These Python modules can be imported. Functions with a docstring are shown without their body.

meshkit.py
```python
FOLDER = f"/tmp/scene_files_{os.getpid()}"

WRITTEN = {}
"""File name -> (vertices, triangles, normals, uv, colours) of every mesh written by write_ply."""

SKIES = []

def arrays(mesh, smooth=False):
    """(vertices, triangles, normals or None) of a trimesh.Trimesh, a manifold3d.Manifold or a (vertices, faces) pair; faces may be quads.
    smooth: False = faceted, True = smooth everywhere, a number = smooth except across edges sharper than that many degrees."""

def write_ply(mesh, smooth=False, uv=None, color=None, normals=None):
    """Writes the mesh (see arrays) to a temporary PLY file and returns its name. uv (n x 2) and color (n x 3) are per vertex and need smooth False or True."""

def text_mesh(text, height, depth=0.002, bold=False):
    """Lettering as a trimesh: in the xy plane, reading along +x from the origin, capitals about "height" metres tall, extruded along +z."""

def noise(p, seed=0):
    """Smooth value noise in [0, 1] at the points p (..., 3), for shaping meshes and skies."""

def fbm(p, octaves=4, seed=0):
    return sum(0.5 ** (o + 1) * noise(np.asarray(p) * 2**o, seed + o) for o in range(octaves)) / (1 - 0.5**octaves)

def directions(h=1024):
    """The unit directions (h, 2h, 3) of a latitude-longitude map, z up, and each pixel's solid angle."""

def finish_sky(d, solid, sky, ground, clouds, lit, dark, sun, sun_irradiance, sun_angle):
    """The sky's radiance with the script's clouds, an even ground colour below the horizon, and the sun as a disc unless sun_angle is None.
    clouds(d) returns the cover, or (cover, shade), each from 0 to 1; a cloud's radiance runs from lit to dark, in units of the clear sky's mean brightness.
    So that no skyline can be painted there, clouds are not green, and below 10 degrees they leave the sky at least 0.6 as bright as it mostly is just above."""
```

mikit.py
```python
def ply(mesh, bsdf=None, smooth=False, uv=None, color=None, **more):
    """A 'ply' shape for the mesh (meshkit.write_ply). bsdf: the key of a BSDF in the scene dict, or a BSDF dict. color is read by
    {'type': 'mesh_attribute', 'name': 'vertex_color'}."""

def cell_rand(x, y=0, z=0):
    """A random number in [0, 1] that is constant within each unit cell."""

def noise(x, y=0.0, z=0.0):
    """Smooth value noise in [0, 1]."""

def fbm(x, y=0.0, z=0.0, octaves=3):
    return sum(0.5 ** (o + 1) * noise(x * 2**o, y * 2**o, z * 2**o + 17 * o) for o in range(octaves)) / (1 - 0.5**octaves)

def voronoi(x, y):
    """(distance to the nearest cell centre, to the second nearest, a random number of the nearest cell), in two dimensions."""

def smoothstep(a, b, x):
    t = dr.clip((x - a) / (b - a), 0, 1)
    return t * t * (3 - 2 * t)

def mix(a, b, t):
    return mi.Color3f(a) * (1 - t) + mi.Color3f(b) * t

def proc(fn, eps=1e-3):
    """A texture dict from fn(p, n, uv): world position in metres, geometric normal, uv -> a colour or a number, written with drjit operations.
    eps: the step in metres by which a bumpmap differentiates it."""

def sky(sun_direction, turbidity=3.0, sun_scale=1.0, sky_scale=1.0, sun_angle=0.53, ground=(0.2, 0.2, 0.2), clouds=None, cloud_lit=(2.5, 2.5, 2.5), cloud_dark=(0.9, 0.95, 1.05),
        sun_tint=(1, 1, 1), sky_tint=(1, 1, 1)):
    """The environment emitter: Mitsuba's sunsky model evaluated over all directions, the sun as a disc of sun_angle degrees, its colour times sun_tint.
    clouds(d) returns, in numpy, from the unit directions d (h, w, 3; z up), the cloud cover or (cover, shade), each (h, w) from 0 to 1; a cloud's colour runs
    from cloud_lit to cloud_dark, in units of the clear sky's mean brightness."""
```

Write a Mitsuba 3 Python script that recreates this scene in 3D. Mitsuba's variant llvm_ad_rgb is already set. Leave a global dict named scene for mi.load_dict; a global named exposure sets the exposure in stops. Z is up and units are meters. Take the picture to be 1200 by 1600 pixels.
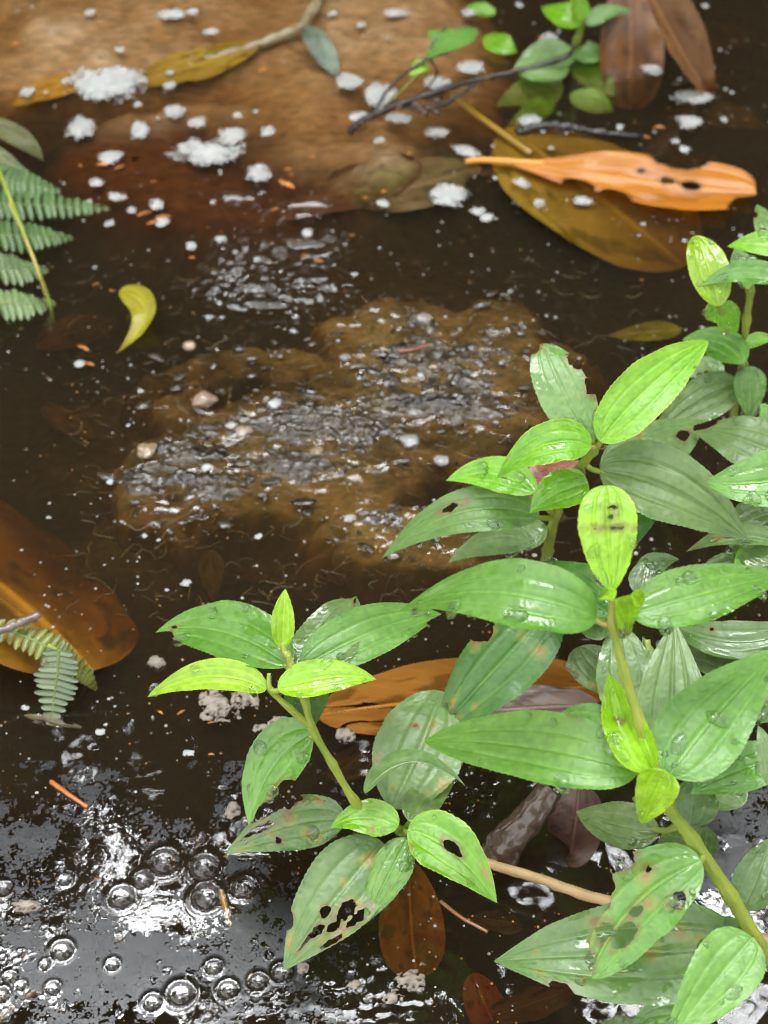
import math, numpy as np, trimesh, mitsuba as mi, drjit as dr, mikit, meshkit
from mikit import proc, noise, fbm, voronoi, smoothstep, mix, cell_rand
T = mi.ScalarTransform4f
scene, labels = {'type': 'scene'}, {}
# ------------------------------------------------------------------ camera, light, exposure
CAM = np.array([0.0, 0.0, 0.557]); PITCH = math.radians(48.0); HFOV = 27.4
FWD = np.array([0, math.cos(PITCH), -math.sin(PITCH)]); RIGHT = np.array([1.0, 0, 0]); UP = np.cross(RIGHT, FWD)
TX = math.tan(math.radians(HFOV) / 2)
scene['camera'] = {'type': 'thinlens', 'fov': HFOV, 'fov_axis': 'x', 'aperture_radius': 0.0020, 'focus_distance': 0.56, 'near_clip': 0.01, 'far_clip': 400.0,
                   'to_world': T().look_at(origin=CAM.tolist(), target=(CAM + FWD).tolist(), up=[0, 0, 1])}
scene['daylight'] = mikit.sky([-0.03, 0.35, 0.93], turbidity=3, sun_scale=0.3, sun_angle=34, sun_tint=(0.82, 1.0, 1.30), clouds=lambda d: 1.0, cloud_lit=(2.2, 2.2, 2.2))
exposure = 3.5
# ------------------------------------------------------------------ helpers
def ray(px, py):
    px, py = np.asarray(px, float), np.asarray(py, float)
    a = (px - 600) / 600 * TX; b = (800 - py) / 600 * TX
    return FWD + a[..., None] * RIGHT + b[..., None] * UP
def at(px, py, z=0.0):
    d = ray(px, py); t = (np.asarray(z, float) - CAM[2]) / d[..., 2]
    return CAM + d * t[..., None]
def pix(P):
    P = np.asarray(P, float) - CAM; w = P @ FWD
    return np.stack([600 + 600 / TX * (P @ RIGHT) / w, 800 - 600 / TX * (P @ UP) / w], -1)
def ppm(P):
    return 600 / TX / float((np.asarray(P) - CAM) @ FWD)          # pixels per metre at a point
def unit(v): v = np.asarray(v, float); return v / (np.linalg.norm(v, axis=-1, keepdims=True) + 1e-12)
def fb(x, y, z=0.0, o=3, s=0): return meshkit.fbm(np.stack(np.broadcast_arrays(x, y, z), -1), o, s)
def nz(x, y, z=0.0, s=0): return meshkit.noise(np.stack(np.broadcast_arrays(x, y, z), -1), s)
def sm(a, b, x): t = np.clip((x - a) / (b - a), 0, 1); return t * t * (3 - 2 * t)
def numbered(key):
    if key not in labels and key not in scene and not any(k.startswith(key + '__') for k in scene): return key
    n = 1
    while True:
        k = f'{key}_{n:03d}'
        if k not in labels and k not in scene and not any(q.startswith(k + '__') for q in scene): return k
        n += 1
def thing(name, label, cat, group=None):
    key = numbered(name); labels[key] = {'label': label, 'category': cat}
    if group: labels[key]['group'] = group
    return key
def obj(name, shape, parent=None, label=None, cat=None, group=None, kind=None):
    key = numbered(f'{parent}__{name}' if parent else name)
    scene[key] = shape
    e = {}
    if label: e['label'] = label
    if cat: e['category'] = cat
    if group: e['group'] = group
    if kind: e['kind'] = kind
    if e: labels[key] = e
    return key
def grid_faces(n, m, wrap=False):
    i, j = np.meshgrid(np.arange(n - 1), np.arange(m if wrap else m - 1), indexing='ij')
    a = i * m + j; b = i * m + (j + 1) % m; c = (i + 1) * m + (j + 1) % m; d = (i + 1) * m + j
    return np.concatenate([np.stack([a, b, c], -1).reshape(-1, 3), np.stack([a, c, d], -1).reshape(-1, 3)])
def catmull(P, n):
    P = np.asarray(P, float)
    if len(P) == 2: return P[0] + np.linspace(0, 1, n)[:, None] * (P[1] - P[0])
    Q = np.vstack([2 * P[0] - P[1], P, 2 * P[-1] - P[-2]])
    s = np.linspace(0, len(P) - 1 - 1e-9, n); k = s.astype(int); t = (s - k)[:, None]
    a, b, c, d = Q[k], Q[k + 1], Q[k + 2], Q[k + 3]
    return 0.5 * (2 * b + (c - a) * t + (2 * a - 5 * b + 4 * c - d) * t ** 2 + (3 * b - a - 3 * c + d) * t ** 3)
def tube(P, R, sides=8, cap=True, bump=0.0, seed=0):
    P = np.asarray(P, float); R = np.broadcast_to(R, (len(P),))
    t = unit(np.gradient(P, axis=0)); ref = np.array([0.13, 0.21, 0.97])
    a = np.cross(t, ref); bad = np.linalg.norm(a, axis=1) < 0.15
    a[bad] = np.cross(t[bad], [1.0, 0, 0]); a = unit(a); b = np.cross(t, a)
    th = np.arange(sides) * 2 * np.pi / sides
    rr = R[:, None] * np.ones(sides)
    if bump: rr = rr * (1 + bump * (2 * nz(np.arange(len(P))[:, None] * 0.6, np.arange(sides)[None] * 0.9, seed * 3.1) - 1))
    V = P[:, None] + rr[..., None] * (np.cos(th)[None, :, None] * a[:, None] + np.sin(th)[None, :, None] * b[:, None])
    V = V.reshape(-1, 3); F = grid_faces(len(P), sides, True)
    if cap:
        V = np.vstack([V, P[0], P[-1]]); k = np.arange(sides); n0 = len(P) * sides; l = (len(P) - 1) * sides
        F = np.vstack([F, np.stack([np.full(sides, n0), (k + 1) % sides, k], -1), np.stack([np.full(sides, n0 + 1), l + k, l + (k + 1) % sides], -1)])
    return V, F
def join(parts):
    Vs, Fs, o = [], [], 0
    for V, F in parts: Vs.append(V); Fs.append(F + o); o += len(V)
    return np.vstack(Vs), np.vstack(Fs)
def clip_mesh(V, F, g, A):
    """keeps the part of the mesh where g > 0; A: per-vertex attributes cut along with it"""
    s = g[F] > 0; k = s.sum(1)
    out = [F[k == 3]]; VV, AA, n = [V], [A], len(V)
    for want in (1, 2):
        f, ss = F[k == want], s[k == want]
        if not len(f): continue
        odd = np.argmax(ss if want == 1 else ~ss, 1); r = np.arange(len(f))
        a, b, c = f[r, odd], f[r, (odd + 1) % 3], f[r, (odd + 2) % 3]
        def cut(p, q):
            t = (g[p] / (g[p] - g[q]))[:, None]
            return V[p] * (1 - t) + V[q] * t, A[p] * (1 - t) + A[q] * t
        (vb, ab), (vc, ac) = cut(a, b), cut(a, c)
        ib, ic = n + r, n + len(r) + r; n += 2 * len(r)
        VV += [vb, vc]; AA += [ab, ac]
        out += [np.stack([a, ib, ic], -1)] if want == 1 else [np.stack([ib, b, c], -1), np.stack([ib, c, ic], -1)]
    V, A, F = np.vstack(VV), np.vstack(AA), np.vstack(out)
    u, inv = np.unique(F, return_inverse=True)
    return V[u], inv.reshape(F.shape), A[u]
# ------------------------------------------------------------------ materials
VC = {'type': 'mesh_attribute', 'name': 'vertex_color'}
def rgb(*c): return {'type': 'rgb', 'value': list(c)}
def blade_bsdf(rough, diff, spec):          # a waxy upper skin over a blade that lets light through
    return {'type': 'blendbsdf', 'weight': 0.35, 'a': {'type': 'twosided', 'b': {'type': 'principled', 'base_color': VC, 'roughness': rough, 'specular': spec}},
         'c': {'type': 'principledthin', 'base_color': VC, 'roughness': 0.5, 'diff_trans': diff, 'eta': 1.5, 'spec_trans': 0.0}}
scene['leaf_mat'] = blade_bsdf(0.40, 1.6, 1.0)
scene['wet_leaf_mat'] = blade_bsdf(0.13, 1.6, 0.9)
def vc_principled(rough, spec=0.5):
    return {'type': 'twosided', 'b': {'type': 'principled', 'base_color': VC, 'roughness': rough, 'specular': spec}}
scene['stem_mat'] = vc_principled(0.36)
scene['film_mat'] = vc_principled(0.26, 0.5)
scene['wet_mat'] = vc_principled(0.17, 0.75)
scene['matte_mat'] = vc_principled(0.45, 0.3)
scene['sunk_mat'] = {'type': 'twosided', 'b': {'type': 'diffuse', 'reflectance': VC}}
scene['clear_water'] = {'type': 'dielectric', 'int_ior': 1.33, 'ext_ior': 1.0}
scene['water_mat'] = {'type': 'thindielectric', 'int_ior': 1.33, 'ext_ior': 1.0}
scene['tannin'] = {'type': 'homogeneous', 'scale': 100.0, 'sigma_t': rgb(.30, .43, .66), 'albedo': rgb(.12, .085, .045)}
scene['scum_mat'] = {'type': 'thindielectric', 'int_ior': 1.5, 'ext_ior': 1.0}
scene['bubble_mat'] = {'type': 'thindielectric', 'int_ior': 1.45, 'ext_ior': 1.0}
scene['canopy_mat'] = {'type': 'twosided', 'b': {'type': 'diffuse', 'reflectance': rgb(0.025, 0.04, 0.014)}}
scene['bark_mat'] = {'type': 'diffuse', 'reflectance': rgb(.09, .07, .05)}
def vertex_normals(V, F):
    n = np.zeros_like(V); fn = np.cross(V[F[:, 1]] - V[F[:, 0]], V[F[:, 2]] - V[F[:, 0]])
    for k in range(3): np.add.at(n, F[:, k], fn)
    return unit(n)
def ply_n(V, F, N, bsdf, color):                               # a mesh with given normals, so that two pieces of one blade meet without a crease
    return {'type': 'ply', 'filename': meshkit.write_ply((V, F), False, None, color, normals=unit(N)), 'face_normals': False, 'bsdf': {'type': 'ref', 'id': bsdf}}
def stem_ply(V, F):
    m = fb(V[:, 0] * 170, V[:, 1] * 170, V[:, 2] * 110, 3)[:, None]; r = np.clip(nz(V[:, 0] * 60, V[:, 1] * 60, V[:, 2] * 60, 9) * 3 - 2, 0, 1)[:, None] * .5
    return mikit.ply((V, F), 'stem_mat', smooth=True, color=(np.array([.14, .27, .025]) * (1 - m) + np.array([.38, .40, .07]) * m) * (1 - r) + np.array([.36, .20, .07]) * r)
# ------------------------------------------------------------------ bed of the stream
def gauss(X, Y, px, py, rx, ry, ang=0.0):
    """soft mound round a place of the stream; radii in metres"""
    c = at(px, py); ca, sa = math.cos(ang), math.sin(ang)
    u, v = (X - c[0]) * ca + (Y - c[1]) * sa, -(X - c[0]) * sa + (Y - c[1]) * ca
    return np.exp(-(u / rx) ** 2 - (v / ry) ** 2)
def axis(lo, hi, n0, far, k):
    d = np.linspace(lo, hi, n0); e = np.geomspace(0.01, far, k)
    return np.concatenate([lo - e[::-1], d, hi + e])
def mat_mask(X, Y):
    """the raised bed of wet debris in midstream"""
    g = np.maximum.reduce([gauss(X, Y, 480, 680, .11, .07, .1), gauss(X, Y, 690, 590, .09, .085), gauss(X, Y, 310, 730, .055, .05), 0.8 * gauss(X, Y, 640, 820, .07, .03), .7 * gauss(X, Y, 420, 560, .09, .04)])
    return sm(0.30, 1.05, g + 0.55 * (fb(X * 26, Y * 34, 1, 4) - .5))
def ground_height(X, Y):
    n = fb(X * 14, Y * 14, 0, 4, 3) - .5
    z = -0.040 + 0.016 * n
    mud = sm(.35, .75, np.maximum.reduce([gauss(X, Y, 170, 20, .28, .13), gauss(X, Y, 560, 60, .14, .16), gauss(X, Y, 380, 230, .17, .10)]))
    z = z + 0.034 * mud + 0.024 * mat_mask(X, Y) + 0.006 * (fb(X * 60, Y * 60, 2, 3, 5) - .5)
    z = z - 0.035 * sm(.3, .8, np.maximum(gauss(X, Y, 200, 1400, .12, .11), gauss(X, Y, 1100, 300, .09, .10)))
    r = np.hypot(X, Y - .6)
    return z + 0.55 * sm(1.2, 4.0, r + .5 * (fb(X, Y, 5) - .5)) + 0.5 * sm(4, 30, r)
gx, gy = axis(-.32, .32, 320, 300, 30), axis(.2, 1.05, 400, 300, 30)
X, Y = np.meshgrid(gx, gy, indexing='ij'); Z = ground_height(X, Y)
mud = sm(.3, .7, np.maximum.reduce([gauss(X, Y, 140, 0, .30, .15), gauss(X, Y, 560, 60, .13, .15)]) + .25 * (fb(X * 20, Y * 20, 7) - .5))
red = sm(.45, .7, np.maximum(gauss(X, Y, 360, 250, .16, .10), gauss(X, Y, 850, 620, .06, .05)) + .3 * (fb(X * 30, Y * 30, 9) - .5))
olive = sm(.45, .75, fb(X * 16, Y * 16, 11, 4)) * .8
amber = sm(.3, .9, np.maximum.reduce([gauss(X, Y, 800, 600, .05, .05), .9 * gauss(X, Y, 560, 770, .06, .02), 0 * X]) + .3 * (fb(X * 40, Y * 40, 15) - .5)); weed = sm(.3, .9, np.maximum.reduce([gauss(X, Y, 170, 640, .06, .06), gauss(X, Y, 220, 800, .05, .035), gauss(X, Y, 600, 430, .09, .06), .9 * gauss(X, Y, 720, 480, .06, .05), .8 * gauss(X, Y, 640, 290, .06, .05)]) + .5 * (fb(X * 36, Y * 36, 25) - .5)); Z = Z + .010 * amber + .014 * weed
g1 = fb(X * 160, Y * 420, 3, 3, 8)[..., None]
col = np.array([.022, .014, .008]) * np.ones(X.shape + (1,))
for m, c in ((olive, (.045, .034, .008)), (red, (.075, .026, .008)), (mat_mask(X, Y) * .8, (.038, .026, .011)), (amber, (.10, .055, .012)), (weed, (.075, .062, .014)), (mud, (.42, .285, .165))):
    col = col * (1 - m[..., None]) + np.array(c) * m[..., None]
col = col * (.45 + 1.1 * g1)
obj('stream_bed', mikit.ply((np.stack([X, Y, Z], -1).reshape(-1, 3), grid_faces(len(gx), len(gy))[:, ::-1]), 'sunk_mat', smooth=True, color=np.clip(col, .003, .9).reshape(-1, 3)), kind='structure')
# ------------------------------------------------------------------ water surface
BUB = [(257, 1347, 30), (319, 1356, 29), (224, 1375, 20), (190, 1403, 26), (381, 1387, 25), (323, 1403, 30), (97, 1486, 22), (71, 1508, 11), (282, 1554, 27), (238, 1567, 19), (356, 1547, 20),
       (334, 1512, 17), (403, 1534, 19), (440, 1520, 20), (6, 1389, 16), (15, 1528, 14), (33, 1541, 11), (83, 1545, 15), (2, 1556, 17), (83, 1567, 8), (176, 1508, 14), (361, 1567, 9), (400, 1558, 11),
       (325, 1590, 9), (26, 1504, 8), (101, 1376, 13), (588, 1500, 14), (552, 1506, 9), (655, 1548, 9), (60, 1124, 13), (90, 1143, 13), (385, 1285, 14), (362, 1262, 10), (312, 1310, 10), (300, 1330, 8), (575, 1562, 10), (690, 1555, 9), (640, 1583, 8)]
rs = np.random.RandomState(5)
for _ in range(210):
    x, y = (rs.uniform(0, 620), rs.uniform(1335, 1600)) if rs.uniform() < .45 else np.array(BUB[rs.randint(38)][:2]) + rs.normal(0, 38, 2)
    if all(math.hypot(x - a, y - b) > r + 7 for a, b, r in BUB): BUB.append((x, y, 2.0 + 5.5 * rs.uniform() ** 1.6))
BUBW = [(at(x, y), .86 * r / ppm(at(x, y)), x, y) for x, y, r in BUB]
def water_height(gx2, gy2, detail=True):
    X, Y = np.meshgrid(gx2, gy2, indexing='ij')
    calm = 0.00008 * (fb(X * 45, Y * 60, 0, 3, 21) - .5) * 2
    m = mat_mask(X, Y); m2 = np.clip(m + 1.2 * gauss(X, Y, 425, 430, .042, .036) + .25 * gauss(X, Y, 420, 270, .13, .08) + .7 * gauss(X, Y, 365, 312, .03, .014) + .10 * gauss(X, Y, 300, 60, .25, .12), 0, 1) * (1 - .85 * gauss(X, Y, 480, 355, .03, .028))
    w = fb(X * 80 + 3 * fb(X * 40, Y * 40, 3), Y * 150, 1.0, 4, 31) - .5
    w2 = np.abs(fb(X * 150, Y * 230, 4.0, 3, 37) - .5)
    z = calm + (m2 + .9 * gauss(X, Y, 420, 430, .040, .036) + .30 * sm(.45, .6, fb(X * 24, Y * 24, 33)) * np.maximum.reduce([gauss(X, Y, 720, 1240, .03, .02), gauss(X, Y, 600, 1540, .06, .03), gauss(X, Y, 1130, 1390, .03, .03), gauss(X, Y, 790, 1460, .02, .02), gauss(X, Y, 400, 1290, .03, .02)])) * (0.0040 * w + 0.0022 * w2)
    c = at(480, 355); r = np.hypot(X - c[0], Y - c[1])
    z = z + 0.00085 * np.sin(r * 2 * np.pi / 0.0110) * np.exp(-((r - .018) / .016) ** 2)
    c = at(150, 1420)
    z = z + 0.00005 * sm(.2, .9, gauss(X, Y, 230, 1420, .12, .10)) * (fb(X * 120, Y * 120, 8, 3, 41) - .5)
    for P, rad, *_ in BUBW:
        k = (np.abs(gx2 - P[0]) < 3 * rad), (np.abs(gy2 - P[1]) < 3 * rad)
        i, j = np.where(k[0])[0], np.where(k[1])[0]
        if len(i) and len(j):
            s = np.ix_(i, j); d = np.hypot(X[s] - P[0], Y[s] - P[1]) / rad
            z[s] += rad * (.10 * np.exp(-((d - 1.0) / .22) ** 2) - .08 * np.exp(-(d / .8) ** 2))
    return z
gx2, gy2 = axis(-.28, .28, 640, 6, 14), axis(.23, .98, 760, 6, 14)
X, Y = np.meshgrid(gx2, gy2, indexing='ij'); Z = water_height(gx2, gy2)
from scipy.interpolate import RegularGridInterpolator
level = RegularGridInterpolator((gx2, gy2), Z)                       # the water's height at (x, y)
WATER = mikit.ply((np.stack([X, Y, Z], -1).reshape(-1, 3), grid_faces(len(gx2), len(gy2))[:, ::-1]), 'water_mat', smooth=True, interior={'type': 'ref', 'id': 'tannin'})
obj('stream_water', WATER, kind='structure')
# ------------------------------------------------------------------ leaves
TINT = {'bright': ((.25, .50, .012), (.36, .60, .03)), 'mid': ((.11, .275, .034), (.185, .37, .072)), 'dull': ((.11, .20, .052), (.17, .27, .088)), 'dark': ((.05, .17, .02), (.10, .25, .04)),
        'green': ((.15, .42, .012), (.24, .50, .03))}
RUST = np.array([.36, .13, .05])
def width_profile(t, a, b):
    t = np.clip(t, 0, 1); m = a / (a + b)
    return (t ** a * (1 - t) ** b) / (m ** a * (1 - m) ** b)
def blade(P0, Pm, P1, hw, nrm, a=.58, b=1.0, cup=.12, fold=0.0, quilt=.042, wave=.032, twist=0.0, droop=0.0, tooth=.012, ladder=.00016, nu=90, nv=41, seed=0, side=(1, 1)):
    """a leaf blade as a bent sheet. Returns V, F, t, v (t along the blade, v across it), N per column"""
    P0, Pm, P1 = map(np.asarray, (P0, Pm, P1)); c = 2 * Pm - .5 * (P0 + P1)
    t = (1 - np.cos(np.linspace(0, 1, nu) * np.pi)) / 2 * .5 + np.linspace(0, 1, nu) * .5
    M = ((1 - t) ** 2)[:, None] * P0 + (2 * t * (1 - t))[:, None] * c + (t ** 2)[:, None] * P1
    L = np.linalg.norm(np.diff(M, axis=0), axis=1).sum()
    M[:, 2] -= droop * L * np.clip(t - .55, 0, 1) ** 2
    Tn = unit(np.gradient(M, axis=0)); N = unit(np.asarray(nrm) - Tn * (Tn @ np.asarray(nrm))[:, None]); S = np.cross(Tn, N)
    ang = (twist * (t - .3))[:, None]; N, S = N * np.cos(ang) - S * np.sin(ang), S * np.cos(ang) + N * np.sin(ang)
    v = np.linspace(-1, 1, nv); v = np.sign(v) * (.65 * np.abs(v) + .35 * (1 - (1 - np.abs(v)) ** 2))
    tt, vv = np.meshgrid(t, v, indexing='ij'); f = width_profile(t, a, b)[:, None]
    edge = 1 + .035 * (nz(tt * 9, np.sign(vv) * 3 + 7, seed * 1.7) - .5) * 2 + tooth * (np.abs(((tt * L * 420 + seed) % 1) - .5) * 4 - 1)
    sc = np.where(vv < 0, side[0], side[1])
    x = vv * hw * f * (1 + (edge - 1) * np.abs(vv) ** 6) * sc
    av = np.abs(vv)
    grooves = 1.5 * np.exp(-(av / .05) ** 2) + .9 * np.exp(-((av - .47) / .045) ** 2) + .12 * np.exp(-((av - .85) / .04) ** 2)
    h = hw * f * (cup * av ** 2 + fold * av - quilt * grooves)
    lad = np.abs(np.sin(9.0 * (tt * L * 100 + .35 * np.abs(np.sin(av * 6)) + .1 * np.sin(tt * L * 700 + vv * 9))))
    h = h + ladder * (np.sqrt(lad) + .5 * nz(tt * L * 900, vv * hw * 900, seed * .9)) * np.minimum(1, f * 2)
    h = h + hw * wave * np.minimum(1, f * 1.4) * (2 * fb(tt * 4 + seed, vv * 1.3, seed * .37, 2) - 1) * (.3 + av) * 4
    V = M[:, None] + x[..., None] * S[:, None] + h[..., None] * N[:, None]
    return V.reshape(-1, 3), grid_faces(nu, nv), tt.ravel(), vv.ravel(), L, N
def damage(t, v, L, hw, holes, bites, torn, seed):
    """signed distance (in millimetres, roughly) to the nearest eaten place"""
    tm, vm = t * L * 1e3, v * hw * 1e3
    wob = 2.2 * (fb(tm * .22 + seed, vm * .22, 3, 3) - .5) + 1.1 * (nz(tm * .8, vm * .8, seed) - .5)
    g = np.full(t.shape, 99.0)
    for ct, cv, rt, rv in holes + bites:
        q = np.sqrt(((t - ct) / rt) ** 2 + ((v - cv) / rv) ** 2)
        g = np.minimum(g, (q - 1) * min(rt * L, rv * hw) * 1e3 + wob)
    if torn: g = np.minimum(g, (torn - t) * L * 1e3 + 2.5 * wob)
    return g
def largest(V, F, A):
    from scipy.sparse import coo_matrix
    from scipy.sparse.csgraph import connected_components
    e = np.vstack([F[:, :2], F[:, 1:]]); lab = connected_components(coo_matrix((np.ones(len(e)), (e[:, 0], e[:, 1])), (len(V), len(V))), directed=False)[1]
    F = F[lab[F[:, 0]] == np.bincount(lab[F[:, 0]]).argmax()]; u, inv = np.unique(F, return_inverse=True)
    return V[u], inv.reshape(F.shape), A[u]
LEAVES = []                                                  # what the drops rest on
def make_leaf(plant, base, mid, tip, w, zb, zt, kind='mid', zm=None, holes=[], bites=[], torn=0, spots=0, lean=(0, 0), tone=1.0, label=None, node=None, seed=None, name='leaf', mat='leaf_mat', **kw):
    seed = len(LEAVES) + 1 if seed is None else seed
    P0, P1 = at(*base, zb), at(*tip, zt)
    if zm is None: zm = (zb + zt) / 2 + .07 * np.linalg.norm(P1 - P0)
    Pm = at(*mid, zm) if mid else (P0 + P1) / 2 + [0, 0, zm - (zb + zt) / 2]
    cam = unit(CAM - Pm); nrm = unit(np.array([0, 0, 1.0]) * .75 + cam * .6 + RIGHT * lean[0] + np.array([0, 1.0, 0]) * lean[1])
    Tn = unit(P1 - P0); n0 = unit(nrm - Tn * (Tn @ nrm)); s0 = np.cross(Tn, n0)
    q = pix(np.stack([Pm - s0 * .001, Pm + s0 * .001])); ax = unit(pix(P1) - pix(P0)); d = q[1] - q[0]
    hw = (w / 2) / max(abs(d[0] * ax[1] - d[1] * ax[0]) / .002, ppm(Pm) * .3)
    nu, nv = (140, 45) if w > 60 else (70, 27)
    kw = {'twist': np.random.RandomState(seed + 9).uniform(-.35, .35), 'droop': np.random.RandomState(seed + 8).uniform(0, .35), 'cup': np.random.RandomState(seed + 7).uniform(.02, .22), **kw}
    V, F, t, v, L, N = blade(P0, Pm, P1, hw, nrm, nu=nu, nv=nv, seed=seed, **kw)
    c0, c1 = (np.array(c) for c in TINT[kind]); hue = np.random.RandomState(seed).uniform(.95, 1.05, 3); av = np.abs(v)
    m = np.clip(1.6 * (fb(t * 5 + seed, v * 2, seed * 1.3, 3) - .3), 0, 1)[:, None]
    col = (c0 * (1 - m) + c1 * m) * hue * tone  # tone below one puts shade into the colour of sheltered leaves
    vein = np.maximum.reduce([np.exp(-(av / .035) ** 2), .8 * np.exp(-((av - .47) / .03) ** 2), .15 * np.exp(-((av - .85) / .03) ** 2)])[:, None]
    col = col * (1 - .45 * vein) + np.array(c1) * 1.25 * .45 * vein
    col = col * (.80 + .40 * fb(t * L * 500, v * hw * 500, seed, 3)[:, None])
    if kind in ('bright', 'green'):
        e = sm(.93, 1, av)[:, None] * .7; col = col * (1 - e) + np.array([.5, .55, .03]) * e
    if spots:
        r = np.random.RandomState(seed + 50)
        for _ in range(spots):
            st, sv, sr = r.uniform(.12, .95), r.uniform(-.9, .9), r.uniform(.8, 2.6)
            d = np.hypot((t - st) * L, (v - sv) * hw) * 1e3 + 1.3 * (nz(t * L * 900, v * hw * 900, seed) - .5)
            k = sm(sr, sr * .55, d)[:, None] * r.uniform(.5, 1); col = col * (1 - k) + RUST * r.uniform(.5, 1.3) * k
            k = (sm(sr * 2.2, sr, d) * .35)[:, None]; col = col * (1 - k) + np.array([.34, .36, .05]) * k
    if holes or bites or torn:
        g = damage(t, v, L, hw, holes, bites, torn, seed)
        k = (sm(2.0, .2, g) * (.25 + .75 * nz(t * L * 500, v * hw * 500, 4)))[:, None]
        col = col * (1 - k) + np.array([.20, .13, .035]) * k
        V, F, A = clip_mesh(V, F, g, np.column_stack([t, v, col])); V, F, A = largest(V, F, A); t, v, col = A[:, 0], A[:, 1], A[:, 2:]
    col = np.clip(col, .004, .9); x, y = t * L, v * hw
    film_ = fb(x * 95 + seed * 5, y * 130, seed * .71, 3) - (.445 + .09 * np.random.RandomState(seed + 3).uniform()) + .10 * sm(.8, .97, av if len(av) == len(v) else np.abs(v))
    nn = vertex_normals(V, F)
    def piece(g):
        v_, f_, a_ = clip_mesh(V, F, g, np.column_stack([col, nn]))
        return ply_n(v_, f_, a_[:, 3:], 'leaf_mat' if g is not film_ else 'wet_leaf_mat', a_[:, :3]) if len(f_) else None
    v_, f_, a_ = clip_mesh(V, F, -film_, col)
    if len(f_) and len(largest(v_, f_, a_)[1]) < .66 * len(f_): film_ = film_ - 9      # a film that would cut the blade in two: none
    dry, wet = piece(-film_), piece(film_)
    key = obj(name, dry or wet, plant, label)
    if dry and wet: obj('wet_patch', wet, key)
    if node is not None:
        Q = at(*node[:2], node[2]); mm = (Q + P0) / 2 - [0, 0, .0015]
        P2 = P0 + Tn * .002
        if np.linalg.norm(Q - P0) > .002: obj('petiole', stem_ply(*tube(catmull([Q, mm, P2], 9), np.linspace(.0013, .0010, 9), 7)), key)
    LEAVES.append(dict(key=key, V=V, t=t, v=v, N=N, kind=kind, hw=hw, L=L))
    return key
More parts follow.
